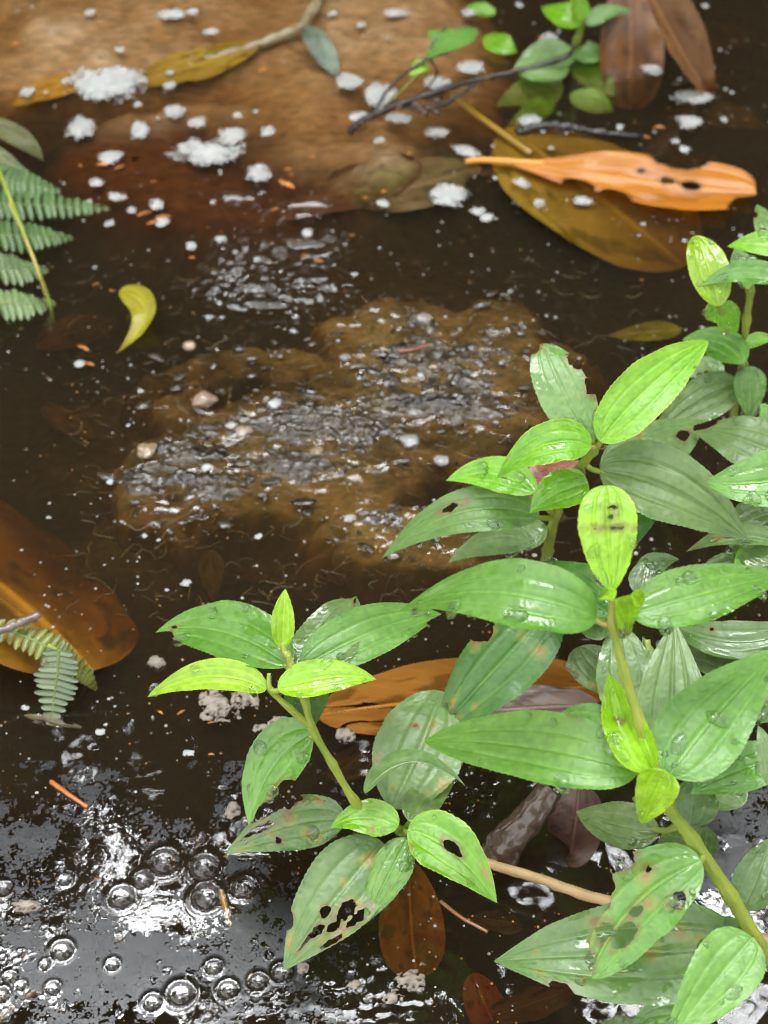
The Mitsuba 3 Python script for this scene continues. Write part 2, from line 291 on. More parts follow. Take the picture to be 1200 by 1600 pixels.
def make_stem(plant, pts, r0, r1, label=None, name='stem'):
    P = catmull([at(x, y, z) for x, y, z in pts], 10 * len(pts))
    n = len(P); R = np.linspace(r0, r1, n)
    for x, y, z in pts[1:-1]:
        R = R + .45 * r1 * np.exp(-(np.linalg.norm(P - at(x, y, z), axis=1) / .003) ** 2)
    V, F = tube(P, R, 20, bump=.12); C_ = np.repeat(P, 20, 0); th = np.tile(np.arange(20) * 2 * np.pi / 20, n)          # fluted
    V[:20 * n] = C_ + (V[:20 * n] - C_) * (1 + .07 * np.cos(5 * th))[:, None]
    return obj(name, stem_ply(V, F), plant, label)
# ---- the sprig in the middle
A = thing('leafy_sprig', 'small green sprig rising from dark water at bottom centre, narrow bright leaves forked at top', 'plant')
make_stem(A, [(640, 1330, -.01), (625, 1298, .022), (590, 1288, .036), (553, 1250, .052), (520, 1195, .068), (487, 1137, .084), (476, 1092, .096), (458, 1048, .106), (450, 1022, .112)], .0016, .0011)
make_stem(A, [(487, 1138, .084), (452, 1106, .094), (423, 1078, .101), (420, 1052, .106)], .0012, .0007, name='side_stem')
nA, nF, nR = (455, 1045, .107), (424, 1078, .101), (628, 1296, .030)
make_leaf(A, (452, 1040), (345, 985), (243, 988), 92, .106, .090, 'mid', bites=[(.93, -.85, .10, .55)], holes=[(.86, .1, .03, .18)], node=nA, lean=(-.1, .25), tone=.95, label='broad wet leaf with a bitten tip, at the left of the sprig')
make_leaf(A, (478, 1062), (520, 985), (556, 925), 96, .100, .100, 'dull', holes=[(.93, .35, .05, .2), (.55, .3, .025, .1)], bites=[(.98, -.9, .08, .5)], lean=(-.3, -.1), tone=1.15)
make_leaf(A, (470, 1044), (585, 985), (690, 957), 84, .102, .090, 'mid', zm=.103, node=nA, bites=[(.9, .95, .07, .3)], lean=(.25, 0))
make_leaf(A, (441, 1012), None, (446, 919), 37, .112, .128, 'bright', node=(450, 1022, .112), fold=.35, lean=(0, -.3), label='small upright bright young leaf at the top of the sprig')
make_leaf(A, (460, 1055), None, (493, 1130), 78, .098, .070, 'dull', side=(1.1, .8), lean=(0, -.3))
make_leaf(A, (416, 1078), (330, 1056), (229, 1085), 50, .101, .093, 'bright', node=nF, fold=.12, zm=.104, label='bright narrow leaf with a row of big drops along its upper edge')
make_leaf(A, (434, 1076), (510, 1058), (588, 1056), 57, .104, .106, 'bright', node=nF, fold=.1, label='bright narrow leaf on the right of the fork')
make_leaf(A, (489, 1146), (428, 1195), (388, 1288), 92, .080, .058, 'mid', node=(489, 1140, .083), bites=[(.62, -1.0, .14, .35), (.85, -.9, .08, .3)], lean=(-.3, 0), label='hanging leaf with a ragged right edge')
make_leaf(A, (540, 1282), (450, 1290), (352, 1332), 84, .034, .022, 'dull', holes=[(.70, .35, .13, .16), (.6, -.5, .012, .08)], bites=[(.55, .95, .18, .3)], spots=9, tone=1.2, lean=(0, -.15), label='pale leaf with rusty spots and a long eaten gap')
make_leaf(A, (622, 1292), (570, 1277), (516, 1291), 58, .046, .046, 'green', node=nR, spots=2, label='small glossy bright leaf over the lower node')
make_leaf(A, (637, 1296), (706, 1330), (777, 1411), 92, .048, .042, 'green', node=nR, holes=[(.47, -.12, .085, .17)], spots=2, lean=(.1, -.1), label='bright oval leaf with one hole in its middle')
make_leaf(A, (598, 1316), (520, 1408), (442, 1512), 128, .036, .020, 'dull', spots=10, holes=[(.50, -.42, .07, .17), (.48, -.78, .09, .12), (.63, -.50, .05, .13), (.58, -.02, .035, .13), (.70, -.22, .05, .15), (.70, -.85, .06, .12), (.80, -.12, .06, .06)], bites=[(.75, 1.0, .05, .22)], lean=(.1, -.2), tone=1.05, label='leaf riddled with dark holes, pointing down to the water')
make_leaf(A, (636, 1310), (605, 1372), (568, 1446), 62, .040, .026, 'mid', lean=(0, -.2), tone=1.05)
make_leaf(A, (612, 1262), (655, 1170), (690, 1078), 140, .040, .050, 'dull', spots=11, tone=1.3, holes=[(.66, -.3, .02, .06)], lean=(0, -.25), a=.62, b=.6, label='broad pale grey-green leaf with rusty flecks')
make_leaf(A, (640, 1284), (672, 1238), (728, 1180), 56, .044, .034, 'dull', tone=1.3, node=nR, lean=(0, -.2))
make_leaf(A, (570, 1240), (640, 1192), (728, 1222), 26, .060, .060, 'dull', fold=.8, tone=1.2, lean=(0, .5), bites=[(.5, .9, .1, .3)], label='narrow curled edge-on leaf')
# ---- the tall shoot on the right
B = thing('leafy_shoot', 'tall thick-stemmed green shoot on the right, its topmost bright leaf upright with small holes', 'plant')
make_stem(B, [(1240, 1560, -.01), (1196, 1492, .055), (1140, 1400, .085), (1082, 1312, .108), (1040, 1255, .124), (1022, 1205, .138), (1000, 1130, .152), (975, 1050, .168), (958, 978, .182), (956, 935, .190)], .0026, .0010)
n1, n2, n3 = (1027, 1210, .138), (958, 975, .182), (1196, 1480, .058)
make_leaf(B, (932, 965), (775, 925), (620, 942), 104, .183, .150, 'mid', zm=.186, node=n2, lean=(0, -.1), b=1.15, wave=.03, label='large leaf with a long drawn-out tip, reaching left over the water')
make_leaf(B, (985, 960), (1105, 925), (1235, 893), 92, .183, .178, 'mid', node=n2, lean=(0, -.1), tone=1.05)
make_leaf(B, (957, 925), (950, 835), (948, 755), 92, .191, .212, 'bright', quilt=.09, a=.75, b=.5, holes=[(.66, .05, .035, .16), (.76, .12, .03, .18), (.56, .2, .014, .25)], lean=(0, -.35), label='bright yellow-green upright leaf with small brown-edged holes')
make_leaf(B, (962, 936), None, (980, 988), 46, .194, .176, 'bright', fold=.25, cup=.3, lean=(.1, -.2), spots=1, side=(1.1, .9))
make_leaf(B, (958, 938), None, (938, 930), 26, .194, .186, 'bright', fold=.2, lean=(0, -.3))
make_leaf(B, (985, 930), None, (1003, 945), 26, .194, .188, 'bright', fold=.2, cup=.3, lean=(0, -.3))
make_leaf(B, (1018, 1203), (985, 1130), (952, 1050), 78, .142, .152, 'bright', fold=.45, quilt=.08, side=(1.15, .6), lean=(-.1, -.3), holes=[(.55, -.3, .015, .08)], label='bright folded young leaf standing against the stem')
make_leaf(B, (1040, 1204), None, (1003, 1283), 68, .148, .128, 'bright', fold=.15, a=.35, b=.8, node=n1, lean=(0, -.2), label='small heart-shaped bright leaf')
make_leaf(B, (996, 1206), (840, 1168), (665, 1153), 116, .138, .105, 'mid', zm=.135, b=.72, node=n1, lean=(0, -.1), bites=[(.37, 1.0, .02, .1)], tone=1.08, label='large leaf reaching left, blunt jagged tip')
make_leaf(B, (1046, 1212), (1115, 1120), (1225, 1008), 138, .138, .140, 'mid', node=n1, lean=(.1, -.15), tone=1.1, label='largest leaf, reaching up to the right edge')
make_leaf(B, (1230, 1180), (1150, 1205), (1079, 1238), 74, .118, .108, 'mid', lean=(0, -.1), tone=1.05, side=(1, 1.1))
make_leaf(B, (1210, 1235), None, (1185, 1130), 34, .130, .140, 'dull')
make_leaf(B, (1030, 1298), (960, 1287), (901, 1262), 72, .085, .070, 'dull', lean=(0, -.2), tone=.95, node=(1060, 1290, .112))
make_leaf(B, (1082, 1322), None, (1035, 1300), 66, .085, .070, 'dull', lean=(.1, -.2), tone=1.05)
make_leaf(B, (1078, 1290), None, (1085, 1215), 82, .098, .105, 'dull', tone=.9, fold=.2)
make_leaf(B, (1100, 1340), None, (1105, 1290), 40, .085, .080, 'dull', tone=.8)
make_leaf(B, (1096, 1345), (990, 1415), (922, 1525), 132, .106, .082, 'mid', node=(1098, 1336, .103), lean=(0, -.2), tone=1.1, a=.45, b=.5, spots=2, holes=[(.26, -.62, .06, .16), (.52, -.12, .06, .12), (.68, -.30, .10, .24), (.73, .20, .07, .22), (.30, .48, .03, .08)], bites=[(.66, .95, .20, .50), (.38, 1.0, .08, .28), (.99, .7, .14, .8), (.9, 1, .1, .6)], label='leaf eaten to lace, with large ragged holes')
make_leaf(B, (1165, 1478), (960, 1490), (772, 1497), 168, .062, .058, 'dull', lean=(0, -.1), spots=11, tone=1.15, bites=[(.72, -1.0, .05, .2)], label='large dull leaf with reddish spots, lowest on the shoot')
make_leaf(B, (1176, 1465), (1120, 1530), (1035, 1640), 112, .090, .078, 'mid', node=(1180, 1470, .068), lean=(.1, -.2), tone=1.2, label='wet bright leaf at the bottom edge')
make_leaf(B, (1105, 1600), (1040, 1585), (985, 1605), 60, .060, .050, 'mid', lean=(0, -.1))
make_leaf(B, (1020, 1625), None, (930, 1603), 46, .050, .040, 'dull')
make_leaf(B, (1162, 1420), (1185, 1365), (1205, 1305), 74, .060, .068, 'dull', lean=(-.1, -.2), tone=1.1)
make_leaf(B, (1170, 1500), None, (1075, 1440), 80, .068, .060, 'dull', tone=.8)
# ---- older leaves under it
U = thing('leafy_shoot', 'low shoot of old dull grey-green leaves half hidden under the tall right shoot', 'plant')
make_stem(U, [(1045, 1230, -.02), (1035, 1200, .05), (1020, 1080, .07), (1010, 1000, .08)], .002, .0014)
make_leaf(U, (1045, 1195), (1050, 1090), (1053, 968), 116, .075, .100, 'dull', lean=(0, -.3), tone=1.3, quilt=.09, label='upright pale old leaf with deep veins')
make_leaf(U, (985, 1130), (975, 1040), (965, 965), 92, .070, .085, 'dull', lean=(-.1, -.3), tone=1.25)
make_leaf(U, (1010, 1180), (1020, 1080), (1005, 990), 60, .066, .080, 'dull', lean=(-.1, -.3), tone=1.2)
make_leaf(U, (1240, 985), (1130, 1000), (1040, 960), 60, .088, .080, 'dull', tone=.9, holes=[(.62, .5, .015, .1)])
make_leaf(U, (1240, 1030), (1130, 1025), (1060, 1000), 80, .080, .070, 'dull', tone=.95)
make_leaf(U, (866, 940), (785, 1032), (685, 1135), 122, .078, .046, 'dark', torn=.88, b=.8, bites=[(.45, 1.0, .08, .35)], spots=9, lean=(.1, -.2), tone=.95, label='dark ribbed leaf with white veins and brown flecks')
make_leaf(U, (955, 960), (890, 915), (852, 872), 96, .095, .080, 'dark', lean=(0, -.3), tone=.9, label='dark glossy leaf low beside the stem')  # lowered tone paints in the shade under the tall shoot
make_leaf(U, (978, 1160), (925, 1128), (868, 1120), 62, .070, .055, 'mid', lean=(0, -.2), tone=.9)
make_leaf(U, (1012, 1190), None, (975, 1130), 50, .06, .055, 'dull', tone=.9)
make_leaf(U, (940, 1000), None, (912, 950), 50, .085, .085, 'dull', tone=1.1)
make_leaf(U, (1160, 1260), (1120, 1235), (1060, 1225), 60, .070, .060, 'dull', lean=(0, -.2))
make_leaf(U, (1225, 1120), (1180, 1090), (1120, 1065), 70, .085, .075, 'dull', lean=(0, -.2), spots=3)
make_leaf(U, (905, 1010), (935, 1050), (985, 1075), 70, .070, .060, 'dull', lean=(0, -.2), spots=3)
make_leaf(U, (1190, 890), (1130, 900), (1070, 925), 70, .070, .062, 'dull', lean=(0, -.2))
make_leaf(U, (1215, 800), (1165, 815), (1115, 845), 60, .080, .07, 'dull', lean=(0, -.2), bites=[(.8, .9, .1, .4)])
# ---- the shoot above
C = thing('leafy_shoot', 'shoot at mid right with a long bright leaf pointing up right, torn pale leaf', 'plant')
make_stem(C, [(848, 905, -.01), (856, 862, .04), (870, 800, .075), (900, 740, .105), (926, 705, .122), (938, 678, .132)], .0024, .0014)
m1, m2, m3 = (932, 694, .127), (868, 806, .072), (905, 732, .108)
make_leaf(C, (928, 690), (880, 610), (849, 531), 84, .130, .150, 'dull', node=m1, torn=.99, bites=[(.72, 1.0, .09, .3), (.42, 1.0, .08, .25), (.95, -1, .05, .6)], lean=(0, -.35), tone=1.5, a=.45, b=.5, label='pale upright leaf with a torn left edge')
make_leaf(C, (938, 690), (1010, 608), (1108, 528), 88, .132, .150, 'green', node=m1, fold=.08, lean=(.1, -.25), tone=1.1, b=.8, label='long bright wet leaf pointing up to the right')
make_leaf(C, (924, 696), (850, 695), (776, 746), 68, .132, .118, 'green', node=m1, fold=.1, lean=(0, -.15), zm=.134, label='glossy bright arched leaf')
make_leaf(C, (836, 770), (770, 740), (697, 750), 56, .100, .092, 'green', node=m2, fold=.1, lean=(0, -.2), tone=1.1)
make_leaf(C, (842, 806), (720, 800), (596, 866), 74, .082, .062, 'mid', node=m2, zm=.084, b=1.05, lean=(0, -.2), tone=.85, holes=[(.55, .35, .07, .13)], label='long drooping leaf with one slit, over the wet bed')
make_leaf(C, (828, 852), (765, 848), (700, 878), 44, .064, .054, 'dull', tone=1.45, lean=(0, -.1))
make_leaf(C, (838, 855), (815, 828), (775, 800), 62, .060, .058, 'dull', tone=1.5)
make_leaf(C, (919, 755), (872, 770), (828, 798), 64, .110, .104, 'green', node=m3, fold=.15, tone=.9, lean=(0, .1), label='small glossy rounded leaf beside the stem')  # shade from the leaves above is painted in by the tone
make_leaf(C, (937, 735), (1050, 765), (1170, 842), 118, .112, .098, 'dull', node=(912, 722, .112), lean=(0, -.1), tone=1.15, quilt=.08, label='broad wet dull leaf with silvery sheen')
make_leaf(C, (940, 745), (1030, 695), (1100, 655), 90, .096, .090, 'dull', lean=(0, -.1), tone=1.15, holes=[(.72, .2, .07, .3)], bites=[(.9, .6, .08, .5)], spots=2)
make_leaf(C, (1250, 730), (1170, 690), (1083, 668), 92, .106, .098, 'dull', lean=(0, -.2), tone=1.15, bites=[(.92, .9, .1, .5)])
make_leaf(C, (1270, 735), (1190, 752), (1096, 752), 90, .128, .124, 'mid', lean=(0, -.1), tone=1.2, torn=.97, label='wet leaf with large drops entering from the right edge')
make_leaf(C, (995, 850), (980, 800), (1010, 745), 90, .080, .075, 'dark', tone=.9, spots=3)
make_leaf(C, (1085, 725), None, (1030, 745), 60, .085, .080, 'green', tone=.9)
make_leaf(C, (945, 660), None, (925, 700), 36, .118, .115, 'dull', tone=1.4)
make_leaf(C, (1215, 850), (1150, 838), (1072, 862), 34, .085, .080, 'dull', tone=1.1, fold=.3, spots=2)
make_leaf(C, (1205, 880), None, (1140, 850), 46, .080, .078, 'dull', tone=1.2)
make_leaf(C, (1010, 915), (1020, 885), (1062, 872), 40, .085, .085, 'dull', fold=.4)
make_leaf(C, (1000, 930), None, (1012, 872), 46, .085, .09, 'dull', tone=.8)
make_leaf(C, (1160, 905), None, (1215, 830), 60, .075, .08, 'green', tone=.9)
# ---- far right shoot
D = thing('leafy_shoot', 'slender shoot at the right edge below the orange floating leaf, small bright leaves', 'plant')
make_stem(D, [(1140, 690, -.01), (1150, 620, .04), (1161, 560, .075), (1166, 500, .10), (1172, 452, .118), (1160, 412, .128)], .0019, .0013)
make_stem(D, [(1185, 680, -.01), (1172, 640, .03), (1166, 575, .065)], .0017, .0014, name='side_stem')
make_leaf(D, (1124, 478), (1108, 420), (1088, 366), 66, .118, .134, 'bright', node=(1135, 500, .10), a=.6, b=.6, lean=(0, -.3), tone=.9, label='bright oval upright leaf with a pale midrib')
make_leaf(D, (1120, 482), None, (1152, 520), 44, .112, .098, 'green', fold=.15, lean=(0, -.2))
make_leaf(D, (1122, 484), None, (1103, 498), 34, .112, .106, 'green', lean=(0, -.2))
make_leaf(D, (1225, 440), (1160, 425), (1094, 446), 38, .135, .125, 'mid', b=1.1, lean=(0, -.2))
make_leaf(D, (1250, 385), (1195, 380), (1137, 381), 42, .140, .136, 'green', tone=1.1, lean=(0, -.2))
make_leaf(D, (1170, 452), None, (1148, 385), 40, .122, .128, 'dull', tone=1.4)
make_leaf(D, (1168, 452), None, (1165, 400), 20, .125, .135, 'bright')
make_leaf(D, (1162, 568), (1120, 535), (1066, 530), 54, .090, .082, 'mid', node=(1163, 566, .075), tone=1.15, lean=(0, -.2))
make_leaf(D, (1128, 588), (1095, 575), (1058, 590), 38, .066, .060, 'dull', tone=1.3, holes=[(.3, -.5, .1, .25)])
make_leaf(D, (1170, 572), (1172, 610), (1172, 656), 52, .082, .064, 'mid', node=(1164, 566, .075), tone=.9, lean=(0, -.3), quilt=.08, label='dark glossy heart-shaped leaf hanging from the node')
make_leaf(D, (1156, 600), (1090, 630), (1015, 682), 70, .070, .055, 'dull', lean=(.1, -.2), tone=1.2, quilt=.08)
make_leaf(D, (1168, 545), (1185, 530), (1215, 532), 22, .090, .09, 'green', tone=.9)
make_leaf(D, (1210, 395), (1195, 350), (1183, 318), 36, .10, .105, 'dull', tone=1.4, bites=[(.7, -.9, .1, .4)])
make_leaf(D, (1215, 680), None, (1188, 630), 34, .10, .11, 'mid', tone=1.2)
make_leaf(D, (1225, 690), None, (1170, 668), 40, .09, .085, 'dull', tone=1.4)
make_leaf(D, (1120, 640), None, (1080, 600), 36, .05, .05, 'green', tone=.9)
# ---- plant in the water at the top
E = thing('leafy_shoot', 'small half-drowned shoot with bright tip leaves at the top, behind a black twig', 'plant')
make_stem(E, [(893, 78, -.004), (903, 60, .012), (910, 30, .03), (912, -10, .045)], .0022, .0016)
make_leaf(E, (908, 28), (880, 22), (846, 8), 42, .034, .032, 'green', tone=.9)
make_leaf(E, (909, 26), None, (893, -6), 32, .036, .05, 'bright', tone=.9)
make_leaf(E, (912, 30), None, (900, -8), 26, .036, .05, 'green', tone=1.0)
make_leaf(E, (915, 40), (945, 20), (988, 14), 26, .025, .03, 'mid', tone=.9)
make_leaf(E, (895, 80), (850, 90), (802, 106), 50, .004, .004, 'dull', tone=1.6, zm=.005, lean=(0, .2), label='pale silvery wet leaf lying flat on the water')  # raised tone paints sky glare on this leaf and the next
make_leaf(E, (898, 78), (925, 82), (950, 72), 34, .004, .004, 'dull', tone=1.6, zm=.005, lean=(0, .2), bites=[(.9, .7, .1, .4)])
make_leaf(E, (884, 98), (850, 115), (806, 112), 34, .003, .002, 'dull', tone=1.4, zm=.003, lean=(0, .1))
make_leaf(E, (905, 90), (930, 120), (962, 150), 50, -.004, -.010, 'green', tone=.9, zm=-.006)
make_leaf(E, (880, 140), (830, 145), (775, 165), 56, -.008, -.012, 'green', tone=.9, zm=-.009)
make_leaf(E, (900, 100), (950, 105), (975, 115), 40, -.006, -.01, 'green', tone=.9, zm=-.007)
make_leaf(E, (890, 150), (930, 160), (958, 172), 36, -.006, -.01, 'green', tone=.9, zm=-.007)
make_leaf(E, (860, 150), (830, 180), (790, 200), 36, -.010, -.014, 'green', tone=.9, zm=-.01)
make_leaf(E, (760, 55), (785, 70), (808, 78), 36, .004, .004, 'green', tone=.9, zm=.006)
make_leaf(E, (775, 20), (750, 15), (728, 8), 22, .0, .0, 'green', tone=.9, zm=.001)
# ------------------------------------------------------------------ ferns
def pinnule_strip(P, width, n, seed, tilt=(0, 0, 1), tint=(.16, .36, .05)):
    """one pinna: a rachis with rows of blunt toothed segments on both sides, as separate blades joined into one sheet"""
    P = catmull(P, 60); Tn = unit(np.gradient(P, axis=0)); N = unit(np.asarray(tilt) - Tn * (Tn @ np.asarray(tilt))[:, None]); S = np.cross(Tn, N)
    L = np.linalg.norm(np.diff(P, axis=0), axis=1).sum(); r = np.random.RandomState(seed); VV, FF, CC, o = [], [], [], 0
    for k in range(n):
        s = (k + .5) / n; i = int(s * 59); wl = width * (np.sin(np.pi * min(1, .12 + s * .95)) ** .55 if s < .5 else (1 - (s - .5) * 2) ** .7 * .98 + .06)
        for sg in (-1, 1):
            ln = wl * r.uniform(.85, 1.08); bw = L / n * .46
            u = np.linspace(0, 1, 9); c = np.array([-1, -.5, 0, .5, 1.0])
            pr = np.clip(1 - (u - .2) ** 4 * 2.2, .12, 1) ** .6
            d = unit(S[i] * sg * .97 + Tn[i] * .16)
            e = np.cross(N[i], d)
            pts = P[i] + u[:, None, None] * ln * d + (c[None, :, None] * (bw * pr)[:, None, None]) * e + ((np.abs(c)[None, :, None] ** 2 * bw * .35) - (u[:, None, None] ** 2) * ln * .12 * r.uniform(.3, 1.4)) * N[i]
            VV.append(pts.reshape(-1, 3)); FF.append(grid_faces(9, 5) + o); o += 45
            t = np.array(tint) * r.uniform(.75, 1.2); cc = np.repeat(t[None], 45, 0); cc[2::5] *= 1.35; CC.append(cc)
    V, F = tube(P, np.linspace(.0007, .0003, 60), 6); VV.append(V); FF.append(F + o); CC.append(np.tile([[.22, .30, .06]], (len(V), 1)))
    V, F, Cc = np.vstack(VV), np.vstack(FF), np.vstack(CC)
    return mikit.ply((V, F), 'leaf_mat', smooth=True, color=np.clip(Cc, .004, .9))
G = thing('fern', 'green fern frond lying in the water at the left edge, its side fronds reaching right', 'fern')
obj('stalk', stem_ply(*tube(catmull([at(-40, 170, .03), at(8, 290, .035), at(40, 372, .03), at(75, 465, .004), at(84, 505, -.012)], 40), np.linspace(.0013, .0009, 40), 8)), G)
for i, (p, w, n, tn) in enumerate([([(-70, 262, .020), (0, 280, .014), (45, 288, .010), (95, 300, .001)], .0115, 14, (.10, .19, .055)), ([(-70, 316, .022), (0, 318, .014), (90, 322, .005), (172, 327, -.002)], .0110, 21, (.10, .19, .055)),
                                   ([(-70, 362, .022), (0, 367, .014), (60, 370, .006), (112, 372, -.003)], .0115, 16, (.11, .20, .06)), ([(-70, 416, .02), (0, 420, .012), (40, 421, .006), (75, 422, -.003)], .0110, 13, (.17, .25, .10)),
                                   ([(-70, 470, .02), (0, 475, .010), (45, 476, .004), (86, 474, -.004)], .0105, 13, (.18, .27, .10))]):
    obj('side_frond', pinnule_strip([at(*q) for q in p], w, n, 20 + i, (0, -.3, 1), tn), G)
Fn = thing('fern', 'pale small fern frond standing out of the dark water at the left, reflected below', 'fern')
obj('stalk', stem_ply(*tube(catmull([at(-30, 972, .02), at(20, 985, .022), at(60, 1000, .022), at(92, 1018, .022)], 24), np.linspace(.0016, .0010, 24), 8)), Fn)
obj('side_frond', pinnule_strip([at(92, 1015, .024), at(90, 1050, .016), at(84, 1090, .006), at(80, 1135, -.004)], .0095, 12, 31, (0, -.8, .6), (.20, .27, .15)), Fn, 'silvery lower frond with blunt leaflets')
obj('side_frond', pinnule_strip([at(-20, 975, .022), at(40, 995, .024), at(90, 1020, .020), at(128, 1048, .006), at(150, 1078, -.006)], .0075, 20, 32, (0, -.2, 1), (.17, .20, .03)), Fn, 'yellowing frond tip')
WHERE = {}                                                   # key -> place in the photograph, for labels that tell alike things apart
MARKS = [('the largest foam patch', 163, 131), ('the long pointed foam patch', 322, 237), ('the tall tip of the black twig', 696, 42), ('the knob end of the black twig', 560, 192), ('the bright orange floating leaf', 960, 280), ('the folded upright brown leaf', 1060, 70),
         ('the curled yellow leaf', 215, 500), ('the ring ripples', 480, 355), ('the fern at the left edge', 60, 350), ('the large rusty orange leaf', 90, 900), ('the pale standing fern frond', 88, 1080), ('the left tip of the sprig', 235, 1080), ('the orange needle', 108, 1240), ('the mustard reed', 365, 1460),
         ('the pale drowned twig', 100, 1520), ('the hole-riddled leaf', 510, 1420), ('the bark curl', 815, 1290), ('the torn pale leaf', 870, 610), ('the long drooping leaf over the wet bed', 700, 810), ('the red needle', 648, 545), ('the palest pebble', 430, 632), ('the tan straw', 840, 1375), ('the olive brown drowned leaf', 940, 350)]
def tell_apart():
    for grp in {labels[k]['group'] for k in WHERE}:
        by = {}
        for k in WHERE:
            if labels[k]['group'] != grp: continue
            x, y = WHERE[k]; n, mx, my = min(MARKS, key=lambda m: math.hypot(m[1] - x, m[2] - y)); dx, dy = x - mx, y - my
            side = ('right of' if dx > 0 else 'left of') if abs(dx) > abs(dy) else ('below' if dy > 0 else 'above')
            by.setdefault((side, n), []).append((math.hypot(dx, dy), k))
        for (side, n), L in by.items():
            for i, (_, k) in enumerate(sorted(L)):
                o = ['', ', second closest', ', third closest', ', fourth closest', ', fifth closest', ', sixth closest', ', seventh closest', ', eighth closest'][min(i, 7)] if len(L) > 1 else ''
                if len(L) > 1 and i == 0: o = ', closest'
                labels[k]['label'] = f"{labels[k]['label']} {side} {n}{o}"
# ------------------------------------------------------------------ dead leaves, in and on the water
def dead_leaf(label, base, mid, tip, w, zb, zm, zt, c0, c1, petiole=None, name='dead_leaf', group=None, lean=(0, 0), holes=[], bites=[], torn=0, seed=None, dark=.6, veins=True, **kw):
    seed = len(labels) if seed is None else seed
    t_ = thing(name, label, 'leaf', group)
    P0, Pm, P1 = at(*base, zb), at(*mid, zm), at(*tip, zt)
    nrm = unit(np.array([lean[0], lean[1], 1.0])); Tn = unit(P1 - P0); s0 = np.cross(Tn, unit(nrm - Tn * (Tn @ nrm)))
    q = pix(np.stack([Pm - s0 * .001, Pm + s0 * .001])); ax = unit(pix(P1) - pix(P0)); d = q[1] - q[0]
    hw = (w / 2) / max(abs(d[0] * ax[1] - d[1] * ax[0]) / .002, ppm(Pm) * .3)
    o = dict(cup=.05, quilt=0.0, wave=.03, tooth=0.0, ladder=0.0); o.update(kw)
    V, F, t, v, L, N = blade(P0, Pm, P1, hw, nrm, nu=90, nv=41, seed=seed, **o)
    m = np.clip(2.2 * (fb(t * 4 + seed, v * 2.5, seed * .7, 4) - .33), 0, 1)[:, None]
    col = np.array(c0) * (1 - m) + np.array(c1) * m
    k = (sm(.55, .72, fb(t * 9 + seed, v * 4, 5, 3)) * dark)[:, None]; col = col * (1 - .75 * k)
    if veins:
        av = np.abs(v); lat = np.abs((((t - .28 * av) * 11) % 1) - .5)
        q = np.maximum(np.exp(-(v / .028) ** 2) * .8, np.exp(-(lat / .05) ** 2) * .14)[:, None]; col = col * (1 - q) + np.array(c1) * 1.5 * q
        V = V + (np.exp(-(v / .04) ** 2) * .0006 - .0001 * np.exp(-(lat / .08) ** 2))[:, None] * np.repeat(N, 41, 0)
    if holes or bites or torn:
        g = damage(t, v, L, hw, holes, bites, torn, seed); col = col * (.45 + .55 * sm(.2, 2, g))[:, None]
        V, F, A = clip_mesh(V, F, g, np.column_stack([t, v, col])); t, v, col = A[:, 0], A[:, 1], A[:, 2:]
    obj('blade', mikit.ply((V, F), 'sunk_mat' if max(zb, zm, zt) <= .0025 else 'leaf_mat', smooth=True, uv=np.column_stack([t * L * 100, v]), color=np.clip(col, .004, .9)), t_)
    if petiole:
        Q = catmull([at(x, y, z) for x, y, z in petiole], 16); c = np.tile(np.array(c1) * 1.15, (16 * 8 + 2, 1))
        obj('petiole', mikit.ply(tube(Q, np.linspace(.0016, .0022, 16), 8), 'wet_mat', smooth=True, color=np.clip(c, 0, .9)), t_)
    return t_
dead_leaf('olive brown drowned leaf lying beneath the orange floating leaf', (792, 200), (925, 300), (1070, 417), 178, -.002, -.005, -.014, (.16, .095, .012), (.25, .15, .018), petiole=[(708, 150, .006), (760, 190, .004), (830, 240, .001)], a=.6, b=.5, lean=(.05, .1))
dead_leaf('bright orange floating leaf with two holes near its broad end', (790, 252), (960, 277), (1182, 302), 84, .004, .006, .006, (.53, .175, .008), (.64, .25, .02), petiole=[(727, 252, .003), (760, 250, .004), (850, 256, .005)], a=1.1, b=.32, wave=.06, cup=.1, dark=.3,
          holes=[(.70, -.14, .026, .12), (.78, -.05, .036, .17), (.60, -.35, .012, .06)], bites=[(.36, .95, .07, .5), (.72, -1.0, .10, .35), (.52, 1.0, .06, .3), (.98, .8, .07, .5)], lean=(-.1, -.2))
dead_leaf('large rusty orange leaf half under water at the left edge', (-270, 690), (-38, 880), (146, 1048), 236, .003, -.003, -.0005, (.14, .055, .008), (.44, .20, .014), a=.6, b=.46, lean=(.34, .46), dark=.9, cup=.0)
dead_leaf('wet orange brown leaf lying behind the sprig, its tip pointing left', (985, 1070), (725, 1088), (495, 1118), 122, .0015, .0012, -.001, (.20, .078, .014), (.33, .145, .028), a=.7, b=.6, lean=(0, -.1), dark=.7)
dead_leaf('dry pinkish brown leaf with a red midrib, on top of the orange brown one', (935, 1102), (810, 1106), (695, 1118), 66, .012, .011, .009, (.17, .10, .075), (.28, .18, .14), a=.6, b=.6, wave=.08, fold=.2, bites=[(.4, -.9, .1, .3), (.8, .9, .1, .4)])
dead_leaf('dark brown curled leaf standing in the black water beneath the tall shoot', (905, 1225), (900, 1285), (890, 1340), 92, .030, .018, -.004, (.06, .025, .016), (.11, .05, .03), fold=-.3, a=.5, b=.4)
dead_leaf('drowned rust brown leaf below the hole-riddled green leaf', (640, 1345), (642, 1440), (652, 1528), 104, -.002, -.008, -.014, (.12, .045, .010), (.24, .09, .016), a=.6, b=.4, lean=(.1, 0))
dead_leaf('small drowned reddish leaf at the bottom edge', (742, 1520), (755, 1565), (790, 1630), 62, -.008, -.012, -.018, (.10, .025, .008), (.17, .045, .012), a=.6, b=.4)
